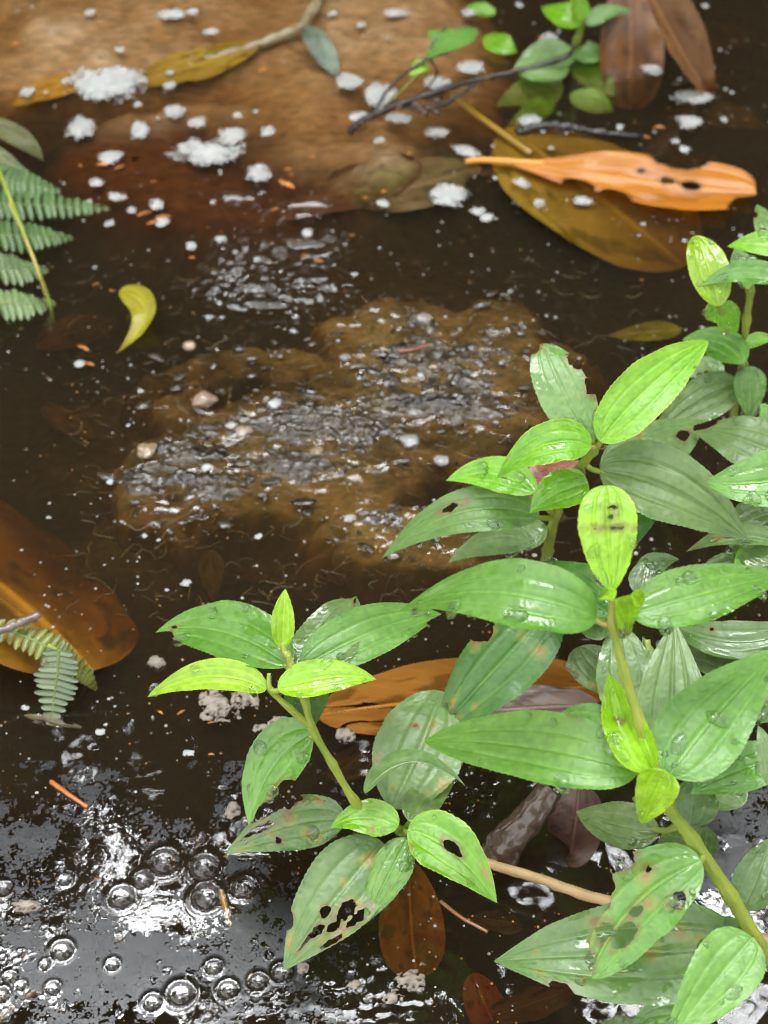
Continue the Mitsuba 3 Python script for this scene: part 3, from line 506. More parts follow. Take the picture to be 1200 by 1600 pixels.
dead_leaf('broad brown leaf dipping into the water at the top', (985, -40), (987, 70), (985, 172), 100, .040, .010, -.020, (.13, .045, .008), (.22, .085, .015), lean=(.1, -.4), a=.5, b=.4)
dead_leaf('folded brown leaf standing upright at the top right', (1000, -40), (1050, 55), (1110, 155), 66, .075, .035, -.014, (.20, .085, .025), (.32, .17, .07), lean=(.2, -.5), fold=.5, a=.5, b=.5)
dead_leaf('pale brown drowned leaf left of the olive brown one', (545, 312), (650, 290), (752, 262), 80, -.006, -.003, -.006, (.11, .075, .035), (.18, .13, .07), bites=[(.9, .8, .12, .5)], a=.6, b=.5)
dead_leaf('long red brown drowned leaf above the ring ripples', (655, 252), (500, 290), (290, 310), 100, -.003, -.009, -.016, (.07, .026, .012), (.13, .06, .03), a=.6, b=.5, lean=(0, .1))
dead_leaf('yellowish drowned leaf beside the largest foam patch', (402, 66), (310, 100), (205, 128), 50, -.001, -.001, -.004, (.24, .14, .016), (.36, .24, .04), a=.6, b=.5)
dead_leaf('yellow drowned leaf tip left of the largest foam patch', (20, 165), (75, 140), (125, 128), 34, -.004, -.002, -.002, (.34, .17, .02), (.42, .24, .04), a=.7, b=.4)
dead_leaf('small grey green leaf standing in the tan water at the top', (476, 40), (500, 72), (526, 118), 36, .010, .006, -.002, (.06, .10, .05), (.16, .24, .15), lean=(-.2, 0), a=.6, b=.6)
dead_leaf('mossy green drowned leaf at the left edge above the fern', (-40, 185), (25, 212), (68, 252), 34, .006, .002, -.002, (.10, .11, .03), (.17, .18, .05), lean=(-.2, 0))
dead_leaf('second mossy green leaf at the left edge, touching the fern', (-60, 215), (-5, 245), (52, 280), 32, .008, .005, .0, (.13, .16, .05), (.22, .25, .10), lean=(-.2, 0))
dead_leaf('curled bright yellow leaf floating at the left, below the fern', (187, 455), (228, 490), (182, 553), 38, .005, .008, -.005, (.33, .29, .006), (.40, .37, .010), a=.6, b=1.0, fold=.3, dark=.2, lean=(-.5, -.4))
dead_leaf('small brown leaf fragment drowned in the wet bed, beside the torn pale leaf', (830, 560), (800, 600), (745, 640), 60, -.004, -.004, -.005, (.22, .09, .01), (.32, .14, .02), a=.6, b=.5)
dead_leaf('little yellow patterned leaf scrap under the tall shoot', (945, 1022), (920, 1032), (898, 1045), 36, .03, .028, .026, (.30, .24, .01), (.44, .36, .02), a=.5, b=.3, torn=.9)
dead_leaf('drowned red leaf under the shaded glossy leaf at mid right', (905, 720), (868, 745), (820, 770), 70, .004, .004, .002, (.26, .08, .05), (.36, .14, .09), a=.6, b=.5)
dead_leaf('olive drowned leaf left of the slender right shoot', (1065, 515), (1005, 520), (950, 525), 30, -.005, -.007, -.010, (.12, .11, .014), (.19, .17, .025))
rl = np.random.RandomState(77)
for x, y in [(120, 520), (330, 900), (520, 880), (1080, 250), (1120, 60), (760, 900), (110, 660), (80, 320), (560, 1180), (770, 1440), (820, 1570), (1150, 190)]:
    a = rl.uniform(0, 6.3); l = rl.uniform(45, 90); z = rl.uniform(-.020, -.012); c = np.array([.05, .028, .010]) * rl.uniform(.6, 1.3) * [1, rl.uniform(.8, 1.2), 1]
    key = dead_leaf('dark sunken leaf', (x - l * math.cos(a), y - l * .6 * math.sin(a)), (x + rl.uniform(-6, 6), y + rl.uniform(-6, 6)), (x + l * math.cos(a), y + l * .6 * math.sin(a)), l * rl.uniform(.5, .8), z, z + .002, z - .003, c, c * 1.7, name='sunken_leaf', group='leaves sunk on the stream bed', wave=.08); WHERE[key] = (x, y)
dead_leaf('withered brown leaf scrap lying at the foot of the pale standing fern frond', (38, 1118), (80, 1128), (128, 1137), 11, .002, .004, .002, (.075, .065, .015), (.19, .15, .06), fold=.4, wave=.1, a=.5, b=.5, bites=[(.4, .9, .1, .6), (.75, -.9, .1, .6)])
# ------------------------------------------------------------------ twigs, straws, bark
def stick(name, label, cat, pts, r0, r1, c0, c1, sides=8, bump=.2, mat='wet_mat', parent=None):
    P = catmull([at(x, y, z) for x, y, z in pts], max(10, 9 * len(pts))); V, F = tube(P, np.linspace(r0, r1, len(P)), sides, bump=bump, seed=len(labels))
    m = fb(V[:, 0] * 260, V[:, 1] * 260, V[:, 2] * 260, 3)[:, None]; c = np.array(c0) * (1 - m) + np.array(c1) * m
    s = mikit.ply((V, F), mat, smooth=True, color=np.clip(c, .003, .9))
    return obj(name, s, parent) if parent else obj(name, s, None, label, cat)
W = thing('black_twig', 'black branching twig reaching across the water at the top', 'twig')
BK = ((.008, .007, .006), (.045, .035, .028))
stick('stalk', 0, 0, [(545, 208, -.004), (563, 190, .004), (600, 172, .012), (666, 148, .020), (740, 126, .026), (808, 111, .030), (877, 92, .032), (902, 72, .034)], .0022, .0013, *BK, bump=.5, parent=W)
stick('branch', 0, 0, [(615, 160, .014), (640, 168, .012), (685, 166, .014), (730, 140, .022), (752, 124, .027)], .0018, .0010, *BK, bump=.5, parent=W)
stick('branch', 0, 0, [(585, 176, .010), (605, 142, .018), (632, 115, .026), (666, 92, .034), (680, 65, .040), (696, 42, .044)], .0013, .0007, *BK, bump=.4, parent=W)
stick('branch', 0, 0, [(666, 93, .034), (700, 82, .036), (730, 66, .038)], .0008, .0005, *BK, parent=W)
stick('branch', 0, 0, [(672, 92, .034), (683, 112, .026), (672, 132, .018), (657, 152, .014)], .0009, .0006, *BK, parent=W)
stick('branch', 0, 0, [(612, 156, .012), (638, 132, .016), (658, 108, .020)], .0011, .0009, (.14, .16, .02), (.22, .22, .04), parent=W)
make_leaf(W, (668, 84), (702, 64), (744, 38), 44, .038, .044, 'mid', tone=1.1, lean=(-.2, .8), label='wet silvery green leaf on the twig')
make_leaf(W, (667, 100), None, (640, 118), 24, .030, .026, 'bright', tone=.9)
rb = np.random.RandomState(9)
for _ in range(9):
    x, y = rb.uniform(622, 684), rb.uniform(156, 178)
    stick('bud', 0, 0, [(x - rb.uniform(4, 14), y + rb.uniform(-5, 5), .014), (x, y, .018), (x + rb.uniform(4, 12), y + rb.uniform(-4, 6), .015)], .0009, .0014, (.02, .014, .010), (.16, .10, .07), bump=.6, parent=W)
TAN = ((.30, .19, .08), (.52, .36, .18))
stick('dry_straw', 'tan dry straw lying across the black water below the tall shoot', 'straw', [(750, 1345, .012), (840, 1372, .014), (925, 1402, .016), (1080, 1438, .016), (1230, 1478, .014)], .0019, .0022, *TAN, mat='matte_mat')
stick('conifer_needle', 'orange dry needle floating on the fern reflection at the left', 'needle', [(79, 1221, .001), (108, 1242, .0016), (137, 1261, .001)], .0010, .0008, (.34, .09, .015), (.5, .17, .04))
stick('conifer_needle', 'thin reddish needle floating below the bright oval leaf', 'needle', [(688, 1408, .001), (722, 1434, .0016), (762, 1456, .001)], .0008, .0006, (.20, .07, .025), (.34, .14, .06))
stick('conifer_needle', 'red needle lying on the wet bed in midstream', 'needle', [(622, 549, .003), (645, 546, .004), (672, 538, .004)], .0008, .0006, (.26, .06, .03), (.36, .11, .06))
stick('drowned_reed', 'mustard yellow reed under the bubbles at the bottom', 'reed', [(345, 1392, -.001), (362, 1450, -.002), (376, 1490, -.002), (392, 1528, -.004)], .0012, .0015, (.22, .11, .008), (.36, .20, .02))
stick('drowned_twig', 'pale brown twig under the grey film at bottom left', 'twig', [(-10, 1600, -.004), (60, 1545, -.003), (120, 1505, -.002), (200, 1462, -.004)], .0018, .0012, (.12, .08, .05), (.24, .17, .11))
stick('broken_twig', 'grey brown broken twig over the large orange leaf at the left edge', 'twig', [(-30, 998, .030), (20, 978, .030), (62, 960, .030)], .0016, .0020, (.10, .075, .065), (.24, .19, .17), bump=.4)
stick('drowned_branch', 'mossy pale branch under the tan water at the top', 'branch', [(510, -30, .003), (488, 18, .002), (462, 45, .001), (400, 70, -.001), (330, 92, -.003), (270, 108, -.006)], .0032, .0028, (.13, .11, .05), (.36, .30, .17), bump=.6)
stick('drowned_root', 'black wet root breaking the surface behind the orange leaf', 'root', [(806, 208, -.002), (850, 196, .001), (885, 198, .001), (930, 206, .000), (1000, 214, -.003)], .0026, .0022, (.01, .009, .008), (.04, .034, .03), bump=.5)
stick('fern_stalk', 'yellow bent stalk lying across the fern at the left edge', 'stalk', [(15, 318, .034), (40, 372, .030), (60, 425, .020), (72, 462, .006)], .0010, .0008, (.36, .30, .05), (.5, .42, .10))
# a curled piece of bark: half a tube
P = catmull([at(862, 1232, .026), at(832, 1272, .020), at(796, 1312, .012), at(775, 1345, .004)], 40)
r = np.linspace(.0050, .0080, 40); th = np.linspace(-1.3, np.pi + .9, 26); tn = unit(np.gradient(P, axis=0)); sd = unit(np.cross(tn, [0, 0, 1.0])); up = np.cross(sd, tn)
def halftube(k):
    rr = (r * k)[:, None] * (1 + .12 * (nz(np.arange(40)[:, None] * .3, th[None] * 2.2, 5) - .5) * 2)
    return (P[:, None] + rr[..., None] * (np.cos(th)[None, :, None] * sd[:, None] + np.sin(th)[None, :, None] * up[:, None])).reshape(-1, 3)
Vo, Vi = halftube(1.0), halftube(.86); Fo = grid_faces(40, 26); n0 = len(Vo)
rim = [np.arange(26), np.arange(26) + 39 * 26, np.arange(40) * 26, np.arange(40) * 26 + 25]
Fr = np.vstack([np.vstack([np.stack([e[:-1], e[1:], e[1:] + n0], -1), np.stack([e[:-1], e[1:] + n0, e[:-1] + n0], -1)]) for e in rim])
V = np.vstack([Vo, Vi]); m = fb(V[:, 0] * 300 + V[:, 1] * 180, V[:, 1] * 60, V[:, 2] * 900, 4)[:, None]
obj('bark_curl', mikit.ply((V, np.vstack([Fo, Fo[:, ::-1] + n0, Fr])), 'wet_mat', smooth=True, color=np.array([.018, .012, .009]) * (1 - m) + np.array([.09, .055, .038]) * m), None, 'curled brown piece of bark standing in the water left of the dark curled leaf', 'bark')
# ------------------------------------------------------------------ debris of the wet bed in midstream
def lumps(n, px, py, rmin, rmax, seed, flat=.5, keep=None, zoff=0.0, stretch=1.6):
    r = np.random.RandomState(seed); S = trimesh.creation.icosphere(2); SV, SF = np.array(S.vertices), np.array(S.faces); out, C = [], []
    while len(out) < n:
        x, y = r.uniform(*px), r.uniform(*py); p = at(x, y)
        if keep is not None and keep(p[0], p[1]) < r.uniform(0, .75): continue
        s = rmin * (rmax / rmin) ** (r.uniform() ** 2); sc = np.array([s * r.uniform(1, stretch), s * r.uniform(.7, 1), s * flat * r.uniform(.7, 1.2)])
        V = SV * (1 + .55 * (meshkit.fbm(SV * 1.4 + r.uniform(0, 50, 3), 2) - .5) * 2)[:, None] * sc; a = r.normal(0, .5); ca, sa = math.cos(a), math.sin(a)
        V = V @ np.array([[ca, sa, 0], [-sa, ca, 0], [0, 0, 1]]) + [p[0], p[1], float(level(p[:2])[0]) + zoff]
        out.append((V, SF)); C.append(r.uniform(0, 1))
    return out, np.array(C)
keep = lambda x, y: float(mat_mask(np.array([[x]]), np.array([[y]]))[0, 0])
ls, cr = lumps(520, (120, 900), (440, 890), .0004, .0026, 12, .45, keep, -.0004, 2.2)
V, F = join(ls); nv_ = len(ls[0][0]); m = np.repeat(cr, nv_)[:, None] * .7 + .3 * nz(V[:, 0] * 900, V[:, 1] * 900)[:, None]
obj('wet_debris', mikit.ply((V, F), 'wet_mat', smooth=True, color=np.array([.018, .013, .009]) * (1 - m) + np.array([.085, .065, .04]) * m), None, 'black wet crumbs and clods heaped on the bed in midstream', 'debris', kind='stuff')
c = at(np.array([60, 980, 60, 980]), np.array([430, 430, 900, 900])); gu, gw = np.linspace(c[:, 0].min(), c[:, 0].max(), 520), np.linspace(c[:, 1].min(), c[:, 1].max(), 380); X, Y = np.meshgrid(gu, gw, indexing='ij')
mm = mat_mask(X, Y); e = fb(X * 40, Y * 66, 6, 3, 61); e2 = 1 - 2 * np.abs(fb(X * 105 + 2 * e, Y * 220, 8, 3, 62) - .5); e3 = fb(X * 420, Y * 600, 3, 2, 63)
Z = -.0126 + .0136 * np.sqrt(mm) + mm * (.0100 * (e - .5) + .0044 * (e2 - .72)) + .0006 * (e3 - .5) - .024 * (1 - sm(.0, .32, mm))
k = np.clip(fb(X * 80, Y * 120, 4, 3, 64) * 1.8 - .5, 0, 1)[..., None]; cc = (np.array([.016, .011, .007]) * (1 - k) + np.array([.075, .052, .026]) * k) * (.5 + e3[..., None])
over = (Z - level(np.stack([X, Y], -1)) + .0002).ravel(); ec = (mm - .03).ravel(); P_ = np.stack([X, Y, Z], -1).reshape(-1, 3); cc = np.clip(cc, .003, .5).reshape(-1, 3)
V, F, A = clip_mesh(P_, grid_faces(520, 380), np.minimum(ec * .02, over), cc)
obj('sediment_crust', mikit.ply((V, F), 'wet_mat', smooth=True, color=A), None, 'crinkled black mud crust just breaking the water in midstream', 'mud', kind='stuff')
V, F, A = clip_mesh(P_, grid_faces(520, 380), np.minimum(ec * .02, -over), cc)
obj('drowned_sediment', mikit.ply((V, F), 'sunk_mat', smooth=True, color=np.clip(A * np.array([1.5, 1.2, .8]) + np.array([.020, .014, .005]) + np.array([.056, .039, .011]) * np.clip(fb(V[:, 0] * 22, V[:, 1] * 30, 5, 3)[:, None] * 3 - 1.1, 0, 1), .003, .5)), None, 'lumpy brown sediment just under the rippled water in midstream', 'mud', kind='stuff')
rf = np.random.RandomState(13); fs, fc = [], []
for k in range(1900):
    x, y = rf.uniform(110, 1000), rf.uniform(380, 960); p = at(x, y); on = keep(p[0], p[1])
    if rf.uniform() > on * .8 + .35: continue
    l = rf.uniform(.003, .014); a = rf.normal(.2, .7); d = np.array([math.cos(a), math.sin(a), 0]) * l / 2; s = np.array([-d[1], d[0], 0]) * rf.normal(0, .5)
    z = float(level(p[:2])[0]) + (rf.uniform(-.0012, .0012) if rf.uniform() < on else rf.uniform(-.010, -.0015)); p = np.array([p[0], p[1], z])
    V, F = tube(catmull([p - d, p + s, p + d + [0, 0, rf.normal(0, .001)]], 7), np.linspace(1, .6, 7) * rf.uniform(.00009, .00027), 5)
    fs.append((V, F)); fc.append(np.tile(np.array([[.10, .072, .026]]) * rf.uniform(.3, 1.8), (len(V), 1)))
obj('plant_fibres', mikit.ply(join(fs), 'wet_mat', smooth=True, color=np.clip(np.vstack(fc), .003, .8)), None, 'fine brown rootlets and fibres matted over the wet bed', 'fibres', kind='stuff')
PB = [(230, 705, 14, (.50, .38, .24)), (318, 626, 15, (.52, .36, .26)), (381, 676, 11, (.55, .45, .34)), (296, 540, 9, (.5, .36, .22)), (495, 708, 9, (.45, .33, .2)), (662, 500, 10, (.5, .44, .42)), (430, 632, 10, (.6, .62, .64)), (362, 665, 7, (.62, .62, .6)), (540, 560, 7, (.5, .46, .4)), (690, 720, 10, (.55, .54, .52)), (640, 690, 13, (.5, .5, .47))]
for i, (x, y, rp, c) in enumerate(PB):
    p = at(x, y); s = rp / ppm(p); S = trimesh.creation.icosphere(3); SV = np.array(S.vertices)
    V = SV * (1 + .5 * (meshkit.fbm(SV * 1.3 + i * 7, 3) - .5) * 2)[:, None] * [s * 1.15, s, s * .55] + [p[0], p[1], float(level(p[:2])[0]) + s * .1]
    key = obj('pebble', mikit.ply((V, np.array(S.faces)), 'wet_mat', smooth=True, color=np.clip(np.array(c) * .5 * (.6 + .8 * fb(V[:, 0] * 500, V[:, 1] * 500, V[:, 2] * 500, 3)[:, None]), 0, .9)), None,
        'pale wet pebble', 'pebble', 'pebbles of the midstream bed'); WHERE[key] = (x, y)
# ------------------------------------------------------------------ foam
def foam(px, py, wx, wy, seed, ang=0.0, tone=.47, rough=.5, thick=.0005, label='white foam patch', group='foam patches on the water', name='foam_patch', tint=(.97, 1, .95), n=None):
    p = at(px, py); k = ppm(p); q = at(px, py - 1); ky = 1 / np.linalg.norm(q - p); rx, ry = wx / 2 / k, wy / 2 / ky
    n = n or int(np.clip(max(rx, ry) / .00028, 11, 80)); u = np.linspace(-1.25, 1.25, n); U, Vv = np.meshgrid(u, u, indexing='ij'); ca, sa = math.cos(ang), math.sin(ang)
    X, Y = p[0] + (U * ca - Vv * sa) * rx, p[1] + (U * sa + Vv * ca) * ry
    g = (1 - np.hypot(U + .35 * (fb(X * 60, Y * 60, seed + 9, 2) - .5), Vv)) - .5 * (nz(X * 1500, Y * 1500, seed) > .74) + rough * 2 * (fb(X * 90 + seed * 3.3, Y * 90, seed, 4) - .5) + rough * .9 * (fb(X * 260, Y * 260, seed * 1.7, 3) - .5) + .55 * (nz(X * 900, Y * 900, seed) - .5)
    h = thick * min(1, max(rx, ry) / .004) * np.clip(g * 2.2, 0, 1) ** .5 * (.85 + .3 * nz(X * 1100, Y * 1100, 3)) + level(np.stack([np.clip(X, -2, 2), np.clip(Y, .1, 2)], -1)) + .0001
    V, F, A = clip_mesh(np.stack([X, Y, h], -1).reshape(-1, 3), grid_faces(n, n), g.ravel(), (tone * (.7 + .5 * fb(X * 300, Y * 300, seed, 2)) * sm(-.02, .25, g + .3 * nz(X * 1500, Y * 1500, 8))**.3).ravel()[:, None])
    if not len(F): return
    key = obj(name, mikit.ply((V, F), 'matte_mat', smooth=True, color=np.clip(A * np.array(tint), .01, .85)), None, label, 'foam', group)
    if group and name != 'foam_fleck': WHERE[key] = (px, py)
foam(163, 131, 108, 56, 1, -.15, label='largest white foam patch, at the top left, full of tiny pits', group=None)
foam(322, 237, 98, 36, 2, -.25, label='long white foam patch with a pointed left end', group=None)
for i, (x, y, a, b) in enumerate([(126, 200, 38, 32), (219, 203, 24, 24), (272, 174, 34, 20), (311, 191, 28, 18), (362, 212, 42, 24), (403, 272, 42, 28), (171, 247, 34, 24), (418, 206, 24, 17), (544, 126, 38, 24), (592, 150, 42, 36), (617, 21, 38, 14), (736, 105, 42, 18), (680, 207, 38, 20), (725, 235, 40, 20), (683, 130, 36, 22), (150, 285, 22, 16), (185, 307, 26, 16), (245, 320, 24, 18), (254, 345, 26, 20), (43, 143, 26, 16), (266, 133, 22, 12), (370, 180, 18, 12), (560, 183, 28, 16), (622, 184, 46, 14), (985, 85, 26, 18), (1015, 105, 30, 24), (1083, 152, 58, 22), (1080, 190, 46, 20), (1070, 234, 18, 12), (910, 313, 30, 16), (812, 290, 30, 20), (830, 317, 46, 14), (826, 190, 36, 22), (700, 305, 60, 34), (760, 340, 24, 14), (600, 318, 20, 12), (860, 60, 30, 18), (735, 20, 24, 12), (745, 330, 26, 14), (300, 18, 16, 10), (140, 20, 14, 9), (188, 78, 16, 9), (270, 22, 40, 14), (330, 50, 30, 10)]):
    foam(x, y, a, b, 10 + i, rl.uniform(-.4, .4), .45)
for i, (x, y, a, b) in enumerate([(348, 1103, 60, 44), (388, 1098, 44, 34), (410, 1140, 26, 14), (437, 1132, 30, 16), (537, 1152, 30, 20), (248, 1036, 30, 16), (362, 1266, 26, 24), (472, 1516, 26, 22), (40, 1418, 40, 18), (645, 1533, 44, 30), (610, 1560, 36, 22), (555, 1540, 22, 14)]):
    foam(x, y, a, b, 70 + i, 0, .30, 1.0, .0026, 'crusty brownish foam scrap', 'crusty foam scraps round the sprig', 'foam_scrap', (1, .86, .70))
rr = np.random.RandomState(3); taken = 0
while taken < 230:
    x, y = rr.uniform(0, 1180), 1250 * rr.uniform() ** 1.25
    s = 2.6 + 9 * rr.uniform() ** 4
    if fb(x * .012, y * .02, 1, 3) < .42 + .1 * rr.uniform(): continue
    foam(x, y, s * 1.5, s, 200 + taken, 0, .42, .6, .0006, 'tiny white foam fleck scattered on the water', 'foam flecks scattered on the water', 'foam_fleck', n=11); taken += 1
def scatter(n, seed, rad, lo, hi, py=(0, 1600), pw=1.0, dens=True):
    r = np.random.RandomState(seed); S = trimesh.creation.icosphere(1); SV, SF = np.array(S.vertices) * [1, 1, .5], np.array(S.faces); out = []
    while len(out) < n:
        x, y = r.uniform(-20, 1220), py[0] + (py[1] - py[0]) * r.uniform() ** pw
        if dens and fb(x * .010, y * .017, seed, 3) < r.uniform(.40, .62): continue
        p = at(x, y); out.append((SV * r.uniform(*rad) + [p[0], p[1], float(level(p[:2])[0])], SF))
    V, F = join(out); c = np.repeat(r.uniform(0, 1, n), len(SV))[:, None]
    return (V, F), np.array(lo) * (1 - c) + np.array(hi) * c
m, c = scatter(1000, 4, (.00022, .0007), (.08, .07, .05), (.5, .5, .47))
obj('foam_specks', mikit.ply(m, 'matte_mat', smooth=True, color=c), None, 'countless pinhead white specks drifting on the whole water surface', 'foam', kind='stuff')
m, c = scatter(900, 6, (.00020, .0006), (.10, .045, .012), (.45, .20, .05))
obj('drifting_grit', mikit.ply(m, 'matte_mat', smooth=True, color=c), None, 'countless pinhead brown specks drifting on the whole water surface', 'grit', kind='stuff')
FR = [(410, 110, 16), (487, 200, 12), (448, 290, 30), (450, 265, 12), (488, 247, 12), (455, 275, 9), (160, 258, 18), (187, 262, 18), (225, 335, 24), (255, 340, 26), (240, 350, 22), (25, 70, 14), (96, 115, 10), (570, 310, 12), (430, 330, 14), (475, 400, 12), (498, 410, 14), (550, 370, 10), (300, 403, 10), (250, 1114, 11), (283, 1114, 14), (330, 1130, 10), (330, 1180, 10), (640, 240, 10), (1010, 215, 12), (1030, 200, 18), (150, 445, 10), (175, 455, 9), (200, 470, 9), (130, 545, 22), (140, 570, 18), (600, 300, 10), (440, 285, 12), (240, 285, 10), (410, 275, 9), (125, 260, 8), (690, 60, 10), (845, 60, 12), (150, 1375, 9), (238, 1318, 10)]
for i, (x, y, l) in enumerate(FR):
    a = rr.uniform(-.7, .7); p = at(x, y); k = 1 / ppm(p); d = np.array([math.cos(a), math.sin(a), 0]) * l * k / 2; z = float(level(p[:2])[0]) + .0004; p = np.array([p[0], p[1], z]); s = np.array([-d[1], d[0], 0]) * rr.uniform(.1, .3)
    V, F = tube(catmull([p - d, p + s + [0, 0, .0003], p + d], 9), l * k * .16 * np.sin(np.linspace(.25, 2.9, 9)), 8, bump=.3, seed=i); V[:, 2] = z + (V[:, 2] - z) * .35
    key = obj('litter_flake', mikit.ply((V, F), 'matte_mat', smooth=True, color=np.clip(np.array([.52, .20, .05]) * rr.uniform(.6, 1.2) * (.6 + .8 * nz(V[:, 0] * 800, V[:, 1] * 800)[:, None]), .01, .9)), None, 'orange litter flake', 'litter', 'orange litter flakes on the water'); WHERE[key] = (x, y)
# ------------------------------------------------------------------ film and bubbles
def film(label, box, cells, mask, zoff, mat, name):
    (x0, x1), (y0, y1) = box; c = at(np.array([x0, x1, x0, x1]), np.array([y0, y0, y1, y1])); u = np.linspace(c[:, 0].min(), c[:, 0].max(), cells); w = np.linspace(c[:, 1].min(), c[:, 1].max(), cells)
    X, Y = np.meshgrid(u, w, indexing='ij'); Z = level(np.stack([X, Y], -1)) + zoff + .00004 * fb(X * 400, Y * 400, 2, 3); P = np.stack([X, Y, Z], -1).reshape(-1, 3)
    q = pix(P); g = mask(q[:, 0], q[:, 1], P[:, 0], P[:, 1])
    V, F, _ = clip_mesh(P, grid_faces(cells, cells)[:, ::-1], g, g[:, None]); obj(name, mikit.ply((V, F), mat, smooth=True), None, label, 'film', kind='stuff')
el = lambda x, y, cx, cy, rx, ry: np.exp(-((x - cx) / rx) ** 2 - ((y - cy) / ry) ** 2)
film('grey oily film in torn patches on the black water at bottom left', ((-60, 480), (1200, 1620)), 520, lambda x, y, X, Y: np.maximum.reduce([el(x, y, 90, 1300, 150, 90), el(x, y, 120, 1480, 260, 160), el(x, y, 280, 1430, 120, 60)]) + 1.1 * (fb(X * 60, Y * 60, 3, 5) - .5) - .45, .0003, 'scum_mat', 'surface_film')
film('silvery lilac film on the black water at the right edge, under the tall shoot', ((1020, 1240), (1200, 1500)), 260, lambda x, y, X, Y: el(x, y, 1150, 1330, 120, 140) + .9 * (fb(X * 70, Y * 70, 9, 5) - .5) - .4, .0003, 'scum_mat', 'surface_film')
def dust(label, box, cells, mask, seed):
    (x0, x1), (y0, y1) = box; c = at(np.array([x0, x1, x0, x1]), np.array([y0, y0, y1, y1])); u = np.linspace(c[:, 0].min(), c[:, 0].max(), cells); w = np.linspace(c[:, 1].min(), c[:, 1].max(), cells)
    X, Y = np.meshgrid(u, w, indexing='ij'); P = np.stack([X, Y, level(np.stack([X, Y], -1)) + .0006], -1).reshape(-1, 3); q = pix(P)
    k = mask(q[:, 0], q[:, 1], P[:, 0], P[:, 1]); gr = .5 * nz(P[:, 0] * 1800, P[:, 1] * 1800, seed) + .5 * nz(P[:, 0] * 700, P[:, 1] * 700, seed + 1)
    for b in BUBW: k = np.where(np.hypot(P[:, 0] - b[0][0], P[:, 1] - b[0][1]) < b[1] * 1.15, -1, k)
    V, F, A = clip_mesh(P, grid_faces(cells, cells)[:, ::-1], np.minimum(k - .42 - 1.2 * (gr - .5), gr - .2), np.column_stack([k, gr]))
    c = np.full((len(V), 3), .016) * np.array([1, 1, 1.06])
    obj('dark_scum', mikit.ply((V, F), 'film_mat', smooth=True, color=c), None, label, 'scum', kind='stuff')
dust('glossy dark scum in torn speckled patches on the black water at bottom left', ((-80, 560), (1190, 1640)), 640, lambda x, y, X, Y: np.maximum.reduce([el(x, y, 80, 1300, 170, 90), el(x, y, 130, 1500, 300, 150), .8 * el(x, y, 420, 1480, 120, 90)]) * .75 + 1.4 * (fb(X * 55, Y * 55, 13, 5) - .5) + 1.3 * (fb(X * 150, Y * 150, 14, 4) - .5) - .55 * el(x, y, 95, 1300, 75, 55) - .6 * el(x, y, 285, 1430, 60, 40), 51)
dust('glossy dark scum on the black water at the right edge under the tall shoot', ((1040, 1240), (1200, 1480)), 260, lambda x, y, X, Y: el(x, y, 1150, 1330, 100, 120) * .7 + 1.3 * (fb(X * 60, Y * 60, 19, 5) - .5) + 1.3 * (fb(X * 150, Y * 150, 24, 4) - .5), 61)
def dome(rad, n=14, m=26):
    th = np.linspace(0, 1.35, n); ph = np.arange(m) * 2 * np.pi / m
    V = np.stack([np.sin(th)[:, None] * np.cos(ph), np.sin(th)[:, None] * np.sin(ph), np.repeat(np.cos(th)[:, None], m, 1) - .32], -1) * rad / .97
    return V.reshape(-1, 3), grid_faces(n, m, True)[:, ::-1]
for P, rad, x, y in BUBW:
    V, F = dome(rad * .95); big = rad * ppm(P) > 7.5
    key = obj('bubble', mikit.ply((V + [P[0], P[1], 0], F), 'bubble_mat', smooth=True), None, 'large clear bubble' if big else 'small clear bubble among larger ones on the dark water', 'bubble', 'large bubbles on the dark water' if big else 'small bubbles on the dark water')
    if big: WHERE[key] = (x, y)
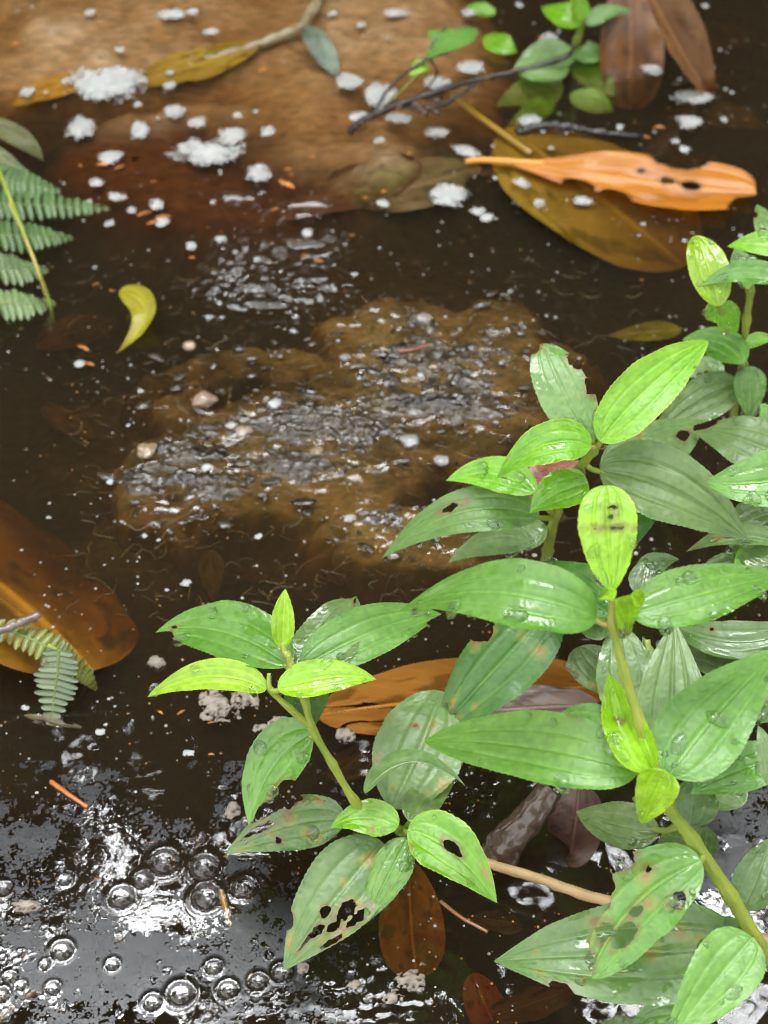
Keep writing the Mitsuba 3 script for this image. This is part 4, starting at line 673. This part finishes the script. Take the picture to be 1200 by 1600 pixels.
# ------------------------------------------------------------------ rain drops on the leaves
S = trimesh.creation.icosphere(2); SV, SF = np.array(S.vertices), np.array(S.faces); rd = np.random.RandomState(21)
def drop(P, N, T_, s, st=1.0, flat=.5):
    T_ = unit(T_ - N * (T_ @ N)); B_ = np.cross(N, T_); v = SV * (1 + .22 * (meshkit.noise(SV * 1.3 + rd.uniform(0, 40, 3)) - .5)[:, None])
    return P + (v[:, :1] * s * st) * T_ + (v[:, 1:2] * s) * B_ + (v[:, 2:] * s * flat) * N
NAMES = {'bright': 'clear round water drop lying on a bright yellow-green leaf', 'green': 'clear round water drop lying on a bright yellow-green leaf', 'mid': 'clear round water drop lying on a mid green leaf', 'dull': 'clear round water drop lying on a dull grey-green leaf', 'dark': 'clear round water drop lying on a dull grey-green leaf'}
fine = []
for li, lf in enumerate(LEAVES):
    if lf['V'][:, 2].mean() < .02 or lf['hw'] < .0045: continue
    q = pix(lf['V']); ok = np.where((np.abs(lf['v']) < .93) & (lf['t'] > .08) & (lf['t'] < .94) & (q[:, 0] < 1210) & (q[:, 1] < 1610))[0]
    if len(ok) < 50: continue
    tree_n = {'bright': 4, 'green': 2, 'mid': 6, 'dull': 3, 'dark': 2}[lf['kind']]
    big = ok[np.abs(lf['v'][ok]) > .55] if rd.uniform() < .8 else ok
    for k in rd.choice(big, tree_n):
        j = int(np.clip(lf['t'][k] * (len(lf['N']) - 1), 0, len(lf['N']) - 1)); N = lf['N'][j]; s = .0009 + .0018 * rd.uniform() ** 2
        n_ = NAMES[lf['kind']]; obj('water_drop', mikit.ply((drop(lf['V'][k], N, rd.normal(size=3), s, rd.uniform(1, 1.7)), SF), 'clear_water', smooth=True), None, n_, 'water drop', 'drops on ' + n_.split(' on a ')[1].replace('leaf', 'leaves').replace('leaves', 'leaves'))
    for k in rd.choice(ok, 10):
        j = int(np.clip(lf['t'][k] * (len(lf['N']) - 1), 0, len(lf['N']) - 1)); s = rd.uniform(.00018, .00045)
        fine.append((drop(lf['V'][k], lf['N'][j], np.array([1.0, 0, 0]), s)[:0], SF[:0]) if False else (lf['V'][k] + trimesh.creation.icosphere(1).vertices @ np.eye(3) * s * .9, np.array(trimesh.creation.icosphere(1).faces)))
obj('fine_droplets', mikit.ply(join(fine), 'clear_water', smooth=True), None, 'pinhead water droplets sprinkled over all the green leaves', 'water droplets', kind='stuff')
tell_apart()
# ------------------------------------------------------------------ trees over the stream, outside the frame, mirrored in the water
def crown(c, R, clumps, per, size, seed):
    r = np.random.RandomState(seed)
    k = unit(r.normal(size=(clumps, 3))) * r.uniform(.25, 1, (clumps, 1)) ** .5 * np.asarray(R) + np.asarray(c)
    p = (k[:, None] + r.normal(size=(clumps, per, 3)) * np.asarray(R) * .13).reshape(-1, 3)
    a = unit(r.normal(size=p.shape)); b = unit(np.cross(a, r.normal(size=p.shape))); s = size * r.uniform(.6, 1.4, (len(p), 1))
    V = np.stack([p - a * s, p + b * s * .42, p + a * s, p - b * s * .42], 1).reshape(-1, 3)
    F = (np.arange(len(p)) * 4)[:, None] + np.array([0, 1, 2, 0, 2, 3])
    return (V, F.reshape(-1, 3)), k
TREES = [((-1.5, 2.6), 2.0, (1.2, .8, 2.1), 120, 'tree on the far left bank, leaning over the water'), ((.1, 3.0), 2.2, (1.3, .9, 2.4), 170, 'broad dark tree straight across the stream'),
         ((1.7, 2.6), 2.0, (1.2, .8, 2.1), 120, 'tree on the far right bank'), ((-3.2, .8), 2.2, (1.2, 1.5, 2.0), 70, 'tree on the left bank'), ((3.1, .6), 2.2, (1.2, 1.5, 2.0), 70, 'tree on the right bank'),
         ((1.4, -2.8), 2.4, (1.6, 1.2, 1.9), 60, 'tree behind the viewer'), ((.15, 2.35), 4.3, (.62, .55, .5), 40, 'tall tree whose boughs hang over the middle of the pool'), ((-.92, 2.22), 4.3, (.55, .30, .3), 15, 'tall tree with one bough over the left of the pool')]
for i, ((x, y), cz, R, n, lab) in enumerate(TREES):
    t = thing('bank_tree', lab + ', outside the frame', 'tree', 'trees round the stream')
    m, k = crown((x, y, cz), R, n, 60, .085, 100 + i)
    base = np.array([x * 1.5, y + .9 * np.sign(y), -.1]); top = np.array([x, y, cz + R[2] * .7])
    tr = [tube(catmull([base, (base * .6 + top * .4) + [.1, .05, 0], top], 12), np.linspace(.13, .03, 12), 9, bump=.15)]
    for q in k[::6]:
        s = base + (top - base) * np.clip((q[2] - base[2]) / (top[2] - base[2]) * .75, .2, .95)
        tr.append(tube(catmull([s, (s + q) / 2 + [0, 0, .1], q], 6), np.linspace(.03, .008, 6), 5))
    obj('trunk', mikit.ply(join(tr), 'bark_mat', smooth=True), t)
    obj('crown', mikit.ply(m, 'canopy_mat'), t, kind='stuff')
